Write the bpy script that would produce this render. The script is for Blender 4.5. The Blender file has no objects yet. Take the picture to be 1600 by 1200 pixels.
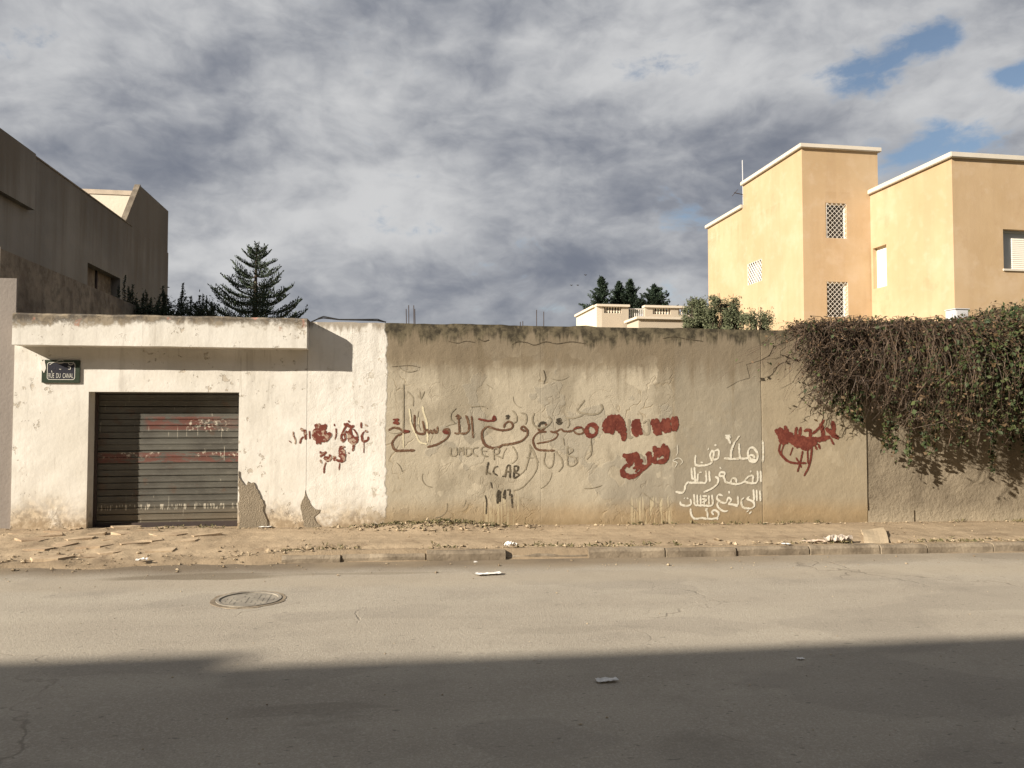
import bpy, bmesh, math, random
import numpy as np
from mathutils import Vector, noise as mnoise
random.seed(7); RNG = np.random.default_rng(11)
S = bpy.context.scene
R = math.radians

# ------------------------------------------------------------------ camera
YAW, PITCH, F = R(9.0), math.atan(45/1200), 1200.0
CAMZ = 1.6
cd = bpy.data.cameras.new('camera'); cam = bpy.data.objects.new('camera', cd)
S.collection.objects.link(cam); S.camera = cam
cam.location = (0, 0, CAMZ)
cam.rotation_euler = (R(90)+PITCH, 0, -YAW)
cd.sensor_width = 36; cd.lens = 27.0; cd.clip_end = 3000; cd.clip_start = .05

def ray(px, py):
    u = (px-800)/F; v = (600-py)/F
    f = math.cos(PITCH)-v*math.sin(PITCH); z = math.sin(PITCH)+v*math.cos(PITCH)
    return Vector((u*math.cos(YAW)+f*math.sin(YAW), -u*math.sin(YAW)+f*math.cos(YAW), z))
def PY(px, py, Y):
    r = ray(px, py); return r*(Y/r.y) + Vector((0, 0, CAMZ))
def PX(px, py, X):
    r = ray(px, py); return r*(X/r.x) + Vector((0, 0, CAMZ))
SLOPE = -.0145
def G(x): return SLOPE*np.clip(x, -16, 16)
def PG(px, py, h=0.0):
    r = ray(px, py); t = 5.0
    for _ in range(12):
        x = r.x*t; t = (float(G(x))+h-CAMZ)/r.z
    return r*t + Vector((0, 0, CAMZ))

# ------------------------------------------------------------------ sun, sky, exposure
SUNV = Vector((.56, .26, -.283)).normalized()      # travel direction of the light
SUN_STRENGTH = 5.0
sl = bpy.data.lights.new('sun', 'SUN'); so = bpy.data.objects.new('sun', sl); S.collection.objects.link(so)
sl.energy = SUN_STRENGTH; sl.angle = R(.55); sl.color = (1.0, .90, .765)
so.rotation_euler = SUNV.to_track_quat('-Z', 'Y').to_euler(); so.location = (-30, -20, 30)
S.view_settings.view_transform = 'Standard'; S.view_settings.look = 'None'
S.view_settings.exposure = 0.98; S.view_settings.gamma = 1; S.view_settings.use_curve_mapping = False
S.render.engine = 'CYCLES'

# ---------- node expression helper
class NT:
    def __init__(s, tree): s.t = tree; s.n = tree.nodes; s.l = tree.links
    def new(s, k): return s.n.new(k)
    def put(s, sock, v):
        if isinstance(v, E): s.l.new(v.s, sock)
        else:
            if isinstance(v, (tuple, list)) and len(v) == 3 and len(getattr(sock, 'default_value', (0, 0, 0))) == 4: v = (*v, 1)
            sock.default_value = v
    def m(s, op, *a, clamp=False):
        n = s.new('ShaderNodeMath'); n.operation = op; n.use_clamp = clamp
        for i, v in enumerate(a): s.put(n.inputs[i], v)
        return E(s, n.outputs[0])
    def vm(s, op, a, b=None, out=0, scale=None):
        n = s.new('ShaderNodeVectorMath'); n.operation = op; s.put(n.inputs[0], a)
        if b is not None: s.put(n.inputs[1], b)
        if scale is not None: s.put(n.inputs['Scale'], scale)
        return E(s, n.outputs[out])
    def sep(s, v):
        n = s.new('ShaderNodeSeparateXYZ'); s.put(n.inputs[0], v); return [E(s, o) for o in n.outputs]
    def comb(s, x, y, z):
        n = s.new('ShaderNodeCombineXYZ')
        for i, v in enumerate((x, y, z)): s.put(n.inputs[i], v)
        return E(s, n.outputs[0])
    def noise(s, v, scale=1, detail=4, rough=.55, dist=0, lac=2.0):
        n = s.new('ShaderNodeTexNoise'); s.put(n.inputs['Vector'], v)
        for k, x in (('Scale', scale), ('Detail', detail), ('Roughness', rough), ('Distortion', dist), ('Lacunarity', lac)): s.put(n.inputs[k], x)
        return E(s, n.outputs[0])
    def noisec(s, v, scale=1, detail=2):
        n = s.new('ShaderNodeTexNoise'); s.put(n.inputs['Vector'], v); n.inputs['Scale'].default_value = scale; n.inputs['Detail'].default_value = detail
        return E(s, n.outputs[1])
    def vor(s, v, scale=1, feature='F1', rand=1):
        n = s.new('ShaderNodeTexVoronoi'); n.feature = feature; s.put(n.inputs['Vector'], v); n.inputs['Scale'].default_value = scale
        n.inputs['Randomness'].default_value = rand
        return E(s, n.outputs['Distance'])
    def ss(s, a, b, x):                                   # smoothstep a..b
        n = s.new('ShaderNodeMapRange'); n.interpolation_type = 'SMOOTHSTEP'
        s.put(n.inputs['Value'], x); s.put(n.inputs['From Min'], a); s.put(n.inputs['From Max'], b)
        return E(s, n.outputs[0])
    def mix(s, f, a, b, mode='MIX'):
        n = s.new('ShaderNodeMix'); n.data_type = 'RGBA'; n.blend_type = mode
        s.put(n.inputs[0], f); s.put(n.inputs[6], a); s.put(n.inputs[7], b)
        return E(s, n.outputs[2])
    def box(s, x, a, b, soft=.02): return s.ss(a-soft, a+soft, x) * (1-s.ss(b-soft, b+soft, x))
    def blob(s, x, y, cx, cy, rx, ry):                    # soft ellipse, 1 inside
        d = ((x-cx)*(1/rx))**2 + ((y-cy)*(1/ry))**2
        return 1 - s.ss(.35, 1.3, d)
class E:
    def __init__(s, t, sock): s.t = t; s.s = sock
    def __add__(a, b): return a.t.m('ADD', a, b)
    __radd__ = __add__
    def __sub__(a, b): return a.t.m('SUBTRACT', a, b)
    def __rsub__(a, b): return a.t.m('SUBTRACT', b, a)
    def __mul__(a, b): return a.t.m('MULTIPLY', a, b)
    __rmul__ = __mul__
    def __truediv__(a, b): return a.t.m('DIVIDE', a, b)
    def __pow__(a, b): return a.t.m('POWER', a, b)
    def abs(a): return a.t.m('ABSOLUTE', a)
    def max(a, b): return a.t.m('MAXIMUM', a, b)
    def min(a, b): return a.t.m('MINIMUM', a, b)

# ---------- world: Nishita blue behind a procedural cloud deck
W = bpy.data.worlds.new('World'); S.world = W; W.use_nodes = True
t = NT(W.node_tree); t.n.clear()
sky = t.new('ShaderNodeTexSky'); sky.sky_type = 'NISHITA'; sky.sun_disc = False
toS = -SUNV
sky.sun_elevation = math.asin(toS.z); sky.sun_rotation = math.atan2(toS.x, toS.y)
sky.air_density = 1.0; sky.dust_density = .6
tc = t.new('ShaderNodeTexCoord'); D = E(t, tc.outputs['Generated'])
dx, dy, dz = t.sep(D)
el = dz.max(0.0)
q = t.comb(dx, dy, dz*1.75)
warp = t.noisec(q, 5.0, 4)
qv = t.vm('ADD', q, t.vm('SCALE', t.vm('SUBTRACT', warp, (.5, .5, .5)), scale=.13))
big = t.noise(q, 3.0, 3, .5)
mid = t.noise(q, 6.5, 4, .55)
fine = t.noise(qv, 17, 6, .62)
Lq = (-.020, -.012, .026)                                 # towards the sun: near side of each lump is lit
def nz(v, sc, d, ro): return t.noise(v, sc, d, ro)
relief = (nz(qv, 5.0, 4, .5)-nz(t.vm('ADD', qv, (-.03, -.02, .045)), 5.0, 4, .5))*.75 + (nz(qv, 12.0, 4, .5)-nz(t.vm('ADD', qv, (-.012, -.008, .018)), 12.0, 4, .5))*.55
ASP = 2.0
D2 = t.vm('MULTIPLY', D, (1, 1, ASP))
def sg(px, py, wpx, hpx):
    """1 at a direction of the sky, falling off around it (clouds have a place in the sky)"""
    c = ray(px, py).normalized(); w = math.sqrt(wpx*hpx*ASP)
    d = t.vm('DISTANCE', D2, (c.x, c.y, c.z*ASP), out=1)*(F/w)
    return t.m('EXPONENT', t.m('MULTIPLY', d*-1, d))
lum = (big-.5)*.55 + (mid-.5)*.75 + (fine-.5)*.62 + relief + .475
for (px, py, w, h, amp) in [(560, 165, 190, 60, .30), (80, 80, 190, 95, .20), (480, 345, 330, 60, .20), (640, 300, 170, 55, .26), (340, 410, 150, 45, .18), (560, 290, 90, 60, .1), (270, 30, 160, 40, .10),
                            (1180, 120, 170, 70, .22), (1030, 60, 180, 60, .14), (860, 110, 140, 90, .15), (1400, 40, 240, 35, .12), (1480, 140, 230, 50, .18), (980, 385, 120, 22, .26), (600, 450, 60, 22, .16), (850, 290, 120, 90, .08), (1080, 60, 80, 40, .1),
                            (200, 200, 230, 50, -.18), (170, 270, 190, 45, -.14), (600, 235, 240, 38, -.20), (430, 120, 150, 60, -.13), (900, 250, 180, 60, -.06), (980, 290, 160, 40, -.1), (900, 400, 170, 30, -.12), (800, 470, 330, 35, -.20), (1250, 190, 190, 30, -.14), (1180, 230, 160, 40, -.12), (350, 250, 130, 35, -.10), (700, 180, 90, 50, -.08)]:
    lum = t.m('MULTIPLY_ADD', sg(px, py, w, h), amp*.9, lum)
lum = t.ss(.0, 1.0, lum)
ccol = t.mix(lum, (.295, .325, .40), (.985, .99, 1.0))
lo = 1-t.ss(.0, .20, dz)                                    # towards the horizon the deck flattens to blue grey
ccol = t.mix(lo*.45, ccol, (.34, .37, .43))
blue = (big-.5)*.4 + (mid-.5)*1.5 + (fine-.5)*1.5 - relief*.2
for (px, py, w, h, amp) in [(1365, 112, 60, 36, .85), (1455, 55, 52, 28, .75), (1585, 118, 30, 20, .75), (1080, 345, 60, 60, .62), (1480, 228, 110, 26, .5), (680, 12, 22, 16, .3), (1420, 245, 30, 30, .3), (1080, 420, 60, 40, .25), (1580, 225, 60, 40, .5)]:
    blue = t.m('MULTIPLY_ADD', sg(px, py, w*.82, h*.82), amp*.80, blue)
blue = t.ss(.24, .72, blue)
bsky = t.new('ShaderNodeBackground'); t.l.new(sky.outputs[0], bsky.inputs[0]); bsky.inputs[1].default_value = .05
bcl = t.new('ShaderNodeBackground'); t.put(bcl.inputs[0], ccol); bcl.inputs[1].default_value = .32
mx = t.new('ShaderNodeMixShader'); t.put(mx.inputs[0], 1-blue*.92); t.l.new(bsky.outputs[0], mx.inputs[1]); t.l.new(bcl.outputs[0], mx.inputs[2])
wo = t.new('ShaderNodeOutputWorld'); t.l.new(mx.outputs[0], wo.inputs[0])

# ------------------------------------------------------------------ materials
def mat(name, fn, rough=.9, spec=.25):
    """fn(t, X, Y, Z, P) -> colour or (colour, height, bump distance[, roughness])"""
    m = bpy.data.materials.new(name); m.use_nodes = True; t = NT(m.node_tree)
    b = m.node_tree.nodes['Principled BSDF']
    g = t.new('ShaderNodeNewGeometry'); P = E(t, g.outputs['Position']); X, Y, Z = t.sep(P)
    t.geo = g
    r = fn(t, X, Y, Z, P)
    if not (isinstance(r, tuple) and isinstance(r[0], (E, tuple))): r = (r,)
    t.put(b.inputs['Base Color'], r[0]); t.put(b.inputs['Roughness'], r[3] if len(r) > 3 else rough)
    b.inputs['Specular IOR Level'].default_value = spec
    if len(r) > 1:
        bp = t.new('ShaderNodeBump'); bp.inputs['Distance'].default_value = r[2]; bp.inputs['Strength'].default_value = 1
        t.put(bp.inputs['Height'], r[1]); t.l.new(bp.outputs[0], b.inputs['Normal'])
    return m
def flat(name, c, rough=.8, var=.12, sc=6, bump=.002, spec=.25, metal=0):
    def fn(t, X, Y, Z, P):
        n = t.noise(P, sc, 5, .6)
        return (t.mix(n, tuple(v*(1-var) for v in c), tuple(min(1, v*(1+var)) for v in c)), t.noise(P, sc*12, 3), bump)
    m = mat(name, fn, rough, spec)
    m.node_tree.nodes['Principled BSDF'].inputs['Metallic'].default_value = metal
    return m

YW = 10.3                         # street face of the long wall
def wx(px, py=650): return PY(px, py, YW).x
def wz(px, py): return PY(px, py, YW).z

def fn_white(t, X, Y, Z, P):
    """old whitewash over render"""
    n = t.noise(P, 1.1, 6, .6); f = t.noise(P, 14, 5, .6); s = t.noise(t.vm('MULTIPLY', P, (9, 9, .7)), 1, 4, .6)
    c = t.mix(t.ss(.3, .7, n), (.60, .57, .505), (.715, .69, .635))
    c = t.mix(t.ss(.60, .80, f)*.35, c, (.60, .53, .42))
    c = t.mix(t.ss(.50, .72, s)*.38, c, (.42, .39, .34))
    c = t.mix(t.ss(.5, .68, t.noise(P, 2.6, 6, .7))*.25, c, (.50, .47, .41))
    dr = t.ss(.62, .68, t.noise(t.vm('MULTIPLY', P, (22, 22, .8)), 1, 3))*t.ss(.5, .6, t.noise(P, 1.5, 3)); c = t.mix(dr*.3, c, (.30, .27, .22))
    # chips showing render
    ch = t.ss(.61, .64, t.noise(P, 9, 6, .68)) * t.ss(.45, .58, t.noise(P, 1.7, 2))
    c = t.mix(ch*.7, c, (.42, .36, .28))
    # damp, dirty foot
    h = Z - X*SLOPE - .1
    ft = (1-t.ss(.02, .42, h+(n-.5)*.9)) * t.ss(.38, .56, t.noise(P, 2.3, 6, .65)+.06)
    c = t.mix(ft*.85, c, t.mix(t.ss(.4,.6,f), (.25, .185, .115), (.50, .40, .27)))
    ft2 = (1-t.ss(.0, .16, h+(f-.5)*.35))
    c = t.mix(ft2*.8, c, (.33, .25, .16))
    tp = t.ss(2.69, 2.78, Z+(t.noise(t.vm('MULTIPLY', P, (7, 7, 2)), 1, 5, .65)-.5)*.5)
    c = t.mix(tp*.75, c, (.23, .19, .14))
    tv = t.noise(t.vm('MULTIPLY', P, (1, 1, .35)), 26, 4, .6)
    return c, n*.6+f*.28+tv*.12-ch*.5-ft*(.4+f), .011
M_white = mat('whitewash', fn_white)

XW1 = wx(603); X1050 = wx(1052); X1190 = wx(1190); X1350 = wx(1353)
def fn_wall(t, X, Y, Z, P):
    lowx = t.noise(t.vm('MULTIPLY', P, (1, 1, 1)), 3.2, 6, .7)
    n = t.noise(P, .9, 6, .6); f = t.noise(P, 11, 6, .62); gr = t.noise(P, 60, 4, .6)
    streak = t.noise(t.vm('MULTIPLY', P, (7, 7, .55)), 1, 5, .6)
    h = Z - X*SLOPE - .1
    tan = t.mix(t.ss(.3, .7, n), (.215, .178, .122), (.335, .28, .195))
    # trowelled pale render zone
    xb = X+(lowx-.5)*.28; zb = Z+(lowx-.5)*.34+(f-.5)*.06
    tro = t.box(xb, XW1-1, X1050, .03)*(1-t.ss(2.16, 2.30, zb))
    # ridged noise = trowel ridges that curl
    wv = t.noisec(P, 1.6, 3)
    pv = t.vm('ADD', t.vm('MULTIPLY', P, (1, 1, .75)), t.vm('SCALE', wv, scale=.5))
    r1 = (t.noise(pv, 3.1, 2.5, .5)-.5).abs(); r2 = (t.noise(pv, 6.3, 2, .5, .4)-.5).abs()
    pt = t.ss(.50, .62, t.noise(P, 2.1, 3)); ridge = (1-t.ss(0, .022, r1))*pt; ridge2 = (1-t.ss(0, .03, r2))*t.ss(.48, .6, t.noise(P, 1.4, 2))
    pal = t.mix(n, (.33, .288, .215), (.455, .405, .31))
    c = t.mix(tro, tan, pal)
    c = t.mix(ridge*tro*.5, c, (.26, .20, .12))
    c = t.mix(ridge2*tro*.3, c, (.27, .22, .15))
    # broad stains, patched-in cement
    bs_ = t.ss(.46, .62, t.noise(t.vm('MULTIPLY', P, (1.3, 1.3, .8)), 1.1, 5, .6)); c = t.mix(bs_*.5, c, (.18, .15, .105))
    pa = t.ss(.575, .59, t.noise(P, 1.5, 3, .45)+(f-.5)*.08); c = t.mix(pa*.5, c, (.285, .26, .21))
    ps = t.ss(.60, .615, t.noise(t.vm('ADD', P, (9.0, 3.0, 4.0)), 1.3, 4, .5)+(f-.5)*.1); c = t.mix(ps*.45, c, (.52, .46, .35))
    # greenish grey bay
    gb = t.box(X+(f-.5)*.07, X1050+.02, X1190, .02)
    c = t.mix(gb*.75, c, t.mix(n, (.22, .195, .15), (.31, .275, .21)))
    wb = t.box(X, X1190, X1350+.2, .015)
    c = t.mix(wb*.7, c, t.mix(n, (.30, .25, .175), (.385, .325, .228)))
    # band of old render under the coping
    ub = t.ss(1.96, 2.40, Z+(streak-.5)*.9+(n-.5)*.35)
    c = t.mix(ub*.82*t.ss(XW1-.1, XW1+.1, X), c, (.175, .14, .095))
    c = t.mix(t.ss(.56, .8, streak)*.45, c, (.22, .175, .11))
    c = t.mix(t.ss(.62, .75, streak)*t.ss(1.7, 2.5, Z)*.6, c, (.11, .09, .06))
    # black mould at the head, running down
    tp = t.ss(2.54, 2.67, Z+(t.noise(t.vm('MULTIPLY', P, (6, 6, .5)), 1, 6, .7)-.5)*.85)
    c = t.mix(tp*.93, c, t.mix(t.ss(.35, .65, f), (.030, .026, .017), (.13, .11, .07)))
    # yellow damp foot
    ft = (1-t.ss(.12, .40, h+(n-.5)*.25))
    c = t.mix(ft*.6, c, (.30, .205, .10))
    ft3 = (1-t.ss(.0, .16, h+(f-.5)*.3))
    c = t.mix(ft3*.75, c, (.25, .185, .105))
    # old dribbles of lime
    lm = t.box(X, wx(985), X1050-.05, .03)*(1-t.ss(.30, .42, h+(f-.5)*.2))*t.ss(.5, .6, t.noise(t.vm('MULTIPLY', P, (45, 45, 2)), 1, 2))
    c = t.mix(lm*.38, c, (.66, .58, .38))
    lm2 = t.box(X, wx(752), wx(812), .03)*(1-t.ss(.38, .5, h+(f-.5)*.2))*t.ss(.5, .6, t.noise(t.vm('MULTIPLY', P, (45, 45, 2)), 1, 2))
    c = t.mix(lm2*.28, c, (.62, .54, .35))
    # crack lines of the render bays
    def vline(px, w=.006): return 1-t.ss(w*.5, w*1.6, (X+(f-.5)*.02-wx(px)).abs())
    cr = vline(1190)*.4 + vline(845, .003)*.08
    c = t.mix(cr.min(1.0), c, (.16, .125, .08))
    pit = t.ss(.66, .72, t.noise(P, 22, 3, .6))
    c = t.mix(pit*.3, c, (.22, .18, .12))
    # white-washed end bay and its ragged edge
    wh, hh, _ = fn_white(t, X, Y, Z, P)
    edge = X + (t.noise(P, 2.2, 6, .65)-.5)*.20 + (Z-1.5)*.0
    wm = 1-t.ss(XW1-.012, XW1+.012, edge)
    flake = t.ss(.60, .66, t.noise(P, 6, 6, .7)+ft*.12)*t.ss(XW1-.75, XW1, X)
    wm = wm*(1-flake*.6)
    c = t.mix(wm, c, wh)
    hgt = n*.5+f*.45+gr*.12 - (ridge*.16+ridge2*.10-pa*.1)*tro*(1-wm) - tp*.2*f - cr + wm*.2 - lm*.1
    return c, hgt, .016
M_wall = mat('old_render', fn_wall)
def fn_wall2(t, X, Y, Z, P):
    n = t.noise(P, 1.6, 6, .65); f = t.noise(P, 13, 6, .65)
    h = Z - X*SLOPE - .1
    c = t.mix(t.ss(.3, .7, n), (.17, .14, .10), (.28, .235, .17))
    c = t.mix(t.ss(.55, .75, f)*.5, c, (.22, .18, .12))
    s = t.noise(t.vm('MULTIPLY', P, (8, 8, .6)), 1, 4)
    c = t.mix(t.ss(.55, .8, s)*.4, c, (.18, .15, .1))
    ft = (1-t.ss(.0, .3, h+(n-.5)*.5))
    c = t.mix(ft*.5, c, (.46, .39, .28))
    return c, n*.8+f*.8+t.noise(P, 45, 3)*.2, .02
M_wall2 = mat('rough_old_render', fn_wall2)

def fn_road(t, X, Y, Z, P):
    st = t.noise(t.vm('MULTIPLY', P, (.35, 1.6, 1)), 1.2, 5, .55)
    n = t.noise(P, .55, 5, .55); ag = t.noise(P, 120, 3, .7); sp = t.noise(P, 38, 4, .7)
    c = t.mix(t.ss(.3, .7, st*.6+n*.4), (.30, .265, .215), (.385, .345, .28))
    c = t.mix(t.ss(.0, 9, X)*.35, c, (.43, .375, .295))
    c = t.mix(t.ss(.42, .62, ag)*.30, c, (.17, .15, .12))
    c = t.mix(t.ss(.50, .64, t.noise(P, 62, 2, .6))*.30, c, (.50, .46, .39))
    pt_ = t.ss(.545, .56, t.noise(t.vm('MULTIPLY', P, (.6, 1, 1)), .75, 3, .4)+(n-.5)*.1); c = t.mix(pt_*.22, c, (.19, .17, .145))
    c = t.mix(t.ss(.62, .74, sp)*.45, c, (.12, .105, .09))
    c = t.mix(t.ss(.66, .76, t.noise(P, 55, 2))*.35, c, (.58, .53, .43))
    tr = t.box(Y+(n-.5)*.6, 5.4, 6.6, .25)*.14
    c = t.mix(tr, c, (.36, .315, .25))
    pk = t.ss(.67, .70, t.noise(t.vm('MULTIPLY', P, (10, 22, 1)), 1.4, 2)); c = t.mix(pk*.5, c, (.10, .09, .075))
    c = t.mix(t.ss(.5, .7, t.noise(P, 1.7, 6, .65))*.3, c, (.20, .178, .148))
    # gutter dirt, deepened to paint in the shadow line at the kerb foot
    gd = t.ss(7.75, 8.25, Y+(t.noise(P, 2.2, 5, .6)-.5)*.35)*(.9-t.ss(1.5, 6.5, X)*.5)
    c = t.mix(gd*.9, c, t.mix(t.ss(.4,.6,n), (.12, .088, .055), (.21, .16, .10)))
    gl = t.box(Y+(t.noise(t.vm('MULTIPLY', P, (.8, 2, 1)), 1.5, 4)-.5)*.5, 7.25, 7.75, .16)
    c = t.mix(gl*.35, c, (.38, .325, .245))
    # oily stain
    a = PG(300, 903); xx = X+(n-.5)*.6; yy = Y+(st-.5)*.7
    c = t.mix(t.blob(xx, yy, a.x, a.y, .85, .16)*.62, c, (.115, .088, .055))
    a = PG(560, 897); c = t.mix(t.blob(xx, yy, a.x, a.y, .9, .05)*.35, c, (.15, .12, .08))
    a = PG(120, 883); c = t.mix(t.blob(xx, yy, a.x, a.y, .45, .08)*.5, c, (.11, .08, .05))
    for (px, py, rx, ry, am) in [(480, 1120, .5, .05, .25), (1110, 1180, .3, .3, .2), (900, 985, .7, .08, .15)]:
        a = PG(px, py); c = t.mix(t.blob(xx, yy, a.x, a.y, rx, ry)*am, c, (.12, .105, .085))
    # hairline cracks, only in patches
    wv = t.vm('ADD', P, t.vm('SCALE', t.noisec(P, 2.5, 3), scale=.5))
    e = t.vor(wv, .42, 'DISTANCE_TO_EDGE'); cr = (1-t.ss(.001, .006, e))*t.ss(.52, .62, t.noise(P, .6, 2))
    c = t.mix(cr*.4, c, (.10, .082, .062))
    return c, ag*.6+sp*.6+n*.3-cr*.5, .007
M_road = mat('dusty_asphalt', fn_road, .88)

def fn_pave(t, X, Y, Z, P):
    n = t.noise(P, 1.3, 6, .6); f = t.noise(P, 12, 6, .65); g = t.noise(P, 70, 3, .6)
    st = t.noise(t.vm('MULTIPLY', P, (.7, 3, 1)), 1.6, 5, .6)
    c = t.mix(t.ss(.3, .7, n*.5+st*.5), (.27, .205, .135), (.39, .305, .205))
    c = t.mix(t.ss(.5, .75, f)*.4, c, (.19, .14, .085))
    c = t.mix(t.ss(.6, .75, g)*.3, c, (.5, .41, .29))
    c = t.mix(t.ss(.52, .66, t.noise(P, 2.8, 6, .7))*t.box(Y, 8.4, 9.35, .25)*.6, c, (.17, .12, .075))
    # grey concrete apron far left
    ap = (1-t.ss(-4.9, -4.1, X+(n-.5)*.9))*(1-t.ss(9.0, 9.4, Y+(f-.5)*.5))
    c = t.mix(ap*.8, c, t.mix(f, (.24, .215, .175), (.42, .385, .32)))
    ed = t.box(Y+(f-.5)*.3, 8.2, 8.62, .09)
    c = t.mix(ed*.5, c, (.20, .15, .095))
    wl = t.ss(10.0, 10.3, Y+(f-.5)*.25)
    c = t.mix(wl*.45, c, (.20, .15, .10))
    return c, n*.4+f*.6+g*.25, .02
M_pave = mat('dusty_pavement', fn_pave)
def fn_ground(t, X, Y, Z, P):
    n = t.noise(P, .3, 6, .6)
    c = t.mix(n, (.20, .17, .10), (.33, .28, .18)); c = t.mix(t.ss(.5, .65, t.noise(P, .8, 4)), c, (.10, .12, .05))
    return c, n, .05
M_ground = mat('dry_earth', fn_ground)

def fn_orange(t, X, Y, Z, P):
    n = t.noise(P, .28, 5, .6); f = t.noise(P, 2.2, 5, .6); s = t.noise(t.vm('MULTIPLY', P, (2.2, 2.2, .18)), 1, 4, .6)
    c = t.mix(t.ss(.3, .7, n), (.415, .295, .17), (.48, .355, .222))
    c = t.mix(t.ss(.44, .62, s)*.22, c, (.36, .25, .15))
    c = t.mix(t.ss(.5, .7, f)*.22, c, (.52, .41, .30))
    c = t.mix(t.ss(.52, .66, t.noise(P, .55, 6, .6))*.4, c, (.50, .385, .265))
    c = t.mix(t.ss(.58, .70, t.noise(P, .9, 6, .65))*.35, c, (.36, .235, .135))
    c = t.mix(t.ss(9.9, 10.4, Z)*(1-t.ss(10.41, 10.45, Z))*t.ss(.45, .6, s)*.4, c, (.36, .25, .14))
    return c, f*.5+t.noise(P, 20, 3)*.3, .012
M_orange = mat('ochre_render', fn_orange)
def fn_dark(t, X, Y, Z, P):
    n = t.noise(P, .5, 6, .6); s = t.noise(t.vm('MULTIPLY', P, (2.5, 2.5, .22)), 1, 5, .6)
    c = t.mix(t.ss(.3, .7, n), (.16, .15, .135), (.235, .22, .195))
    c = t.mix(t.ss(.42, .72, s)*.55, c, (.15, .125, .095))
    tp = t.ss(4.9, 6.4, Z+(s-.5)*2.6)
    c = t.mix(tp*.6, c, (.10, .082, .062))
    j = 1-t.ss(.02, .05, ((Y*.36)-(t.m('FLOOR', Y*.36)+.5)).abs()*2.8)
    c = t.mix(j*.25, c, (.13, .11, .09))
    return c, n*.3+t.noise(P, 9, 4)*.5, .012
M_dark = mat('weathered_concrete', fn_dark)
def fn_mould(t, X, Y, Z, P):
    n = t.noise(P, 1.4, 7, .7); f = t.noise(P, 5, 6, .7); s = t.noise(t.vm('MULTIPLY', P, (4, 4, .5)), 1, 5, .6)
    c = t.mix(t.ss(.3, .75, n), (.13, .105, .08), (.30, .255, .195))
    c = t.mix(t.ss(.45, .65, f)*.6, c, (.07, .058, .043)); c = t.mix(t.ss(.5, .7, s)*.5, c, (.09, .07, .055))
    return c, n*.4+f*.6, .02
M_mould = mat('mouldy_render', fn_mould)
def fn_slab(t, X, Y, Z, P):
    c, h, d = fn_white(t, X, Y, Z, P)
    f = t.noise(t.vm('MULTIPLY', P, (3, 3, 3)), 2.2, 7, .7)
    m = t.ss(2.66, 2.76, Z+(f-.5)*.45+(1-t.ss(-4.4, -3.2, X))*.05)
    m2 = m*t.ss(.3, .55, t.noise(P, 2.2, 4)+(1-t.ss(-4.6, -2.4, X))*.3+.1)
    c = t.mix(m2*.9, c, t.mix(t.ss(.4, .62, f), (.055, .045, .035), (.24, .195, .135)))
    c = t.mix(m*t.ss(.62, .68, t.noise(P, 7, 4))*.6, c, (.42, .2, .15))
    return c, h, d
M_slab = mat('whitewashed_slab', fn_slab)
M_grey = flat('grey_render', (.25, .22, .195), .9, .16, 2, .004)  # one even grey, darker than the garage wall beside it
M_cream = flat('cream_render', (.72, .64, .52), .9, .12, 1.2, .004)
M_slab2 = flat('stained_cream_edge', (.55, .46, .36), .9, .35, 3, .004)
M_coping = flat('pale_coping', (.56, .51, .43), .85, .14, 2, .003)
M_villa = flat('villa_render', (.45, .385, .30), .9, .1, 1, .003)
M_villat = flat('villa_trim', (.60, .53, .43), .9, .08, 1, .003)
M_cement = flat('bare_cement', (.245, .205, .15), .95, .3, 5, .012)
M_metalw = flat('white_painted_metal', (.74, .70, .64), .5, .08, 8, .001, .4)
M_shutw = flat('cream_blind', (.80, .77, .68), .6, .05, 3, .001)
M_shutg = flat('grey_blind', (.33, .345, .35), .6, .08, 3, .001)
M_box = flat('grey_cabinet', (.50, .50, .51), .5, .08, 2, .001)
M_steel = flat('rusty_steel', (.06, .045, .04), .8, .3, 20, .001)
M_black = flat('black_rubber', (.022, .021, .02), .6, .2, 10, .001)
M_dimroom = flat('dark_pane', (.018, .02, .024), .15, .1, 3, .0005, .5)
M_paper = flat('white_paper', (.74, .72, .68), .8, .07, 14, .002)
M_card = flat('dusty_board', (.43, .345, .235), .95, .2, 7, .004)
M_kerb = mat('kerb_concrete', lambda t, X, Y, Z, P: (t.mix(t.ss(.35, .7, t.noise(P, 2.5, 6, .65)), (.14, .112, .08), (.31, .255, .185)), t.noise(P, 30, 5), .008))
M_tile = mat('worn_paving_tile', lambda t, X, Y, Z, P: (t.mix(t.ss(.35, .7, t.noise(P, 3, 6, .65)), (.30, .22, .145), (.47, .37, .25)), t.noise(P, 30, 5), .006))
M_stone = mat('rubble', lambda t, X, Y, Z, P: (t.mix(t.ss(.3, .7, t.noise(P, 9, 3, .6)), (.16, .115, .07), (.46, .37, .25)), t.noise(P, 60, 3), .004))
M_iron = mat('cast_iron', lambda t, X, Y, Z, P: (t.mix(t.ss(.35, .65, t.noise(P, 7, 5)), (.20, .18, .15), (.30, .27, .22)), t.noise(P, 60, 3), .002), .65, .4)
M_green = flat('green_enamel', (.028, .042, .026), .35, .35, 22, .001, .5)
M_navy = flat('dark_enamel_field', (.016, .016, .026), .4, .35, 22, .001, .5)
M_letter = flat('pale_enamel', (.55, .54, .48), .5, .2, 60, .001, .4)
M_bird = flat('dark_feather', (.03, .03, .032), .8)

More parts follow.
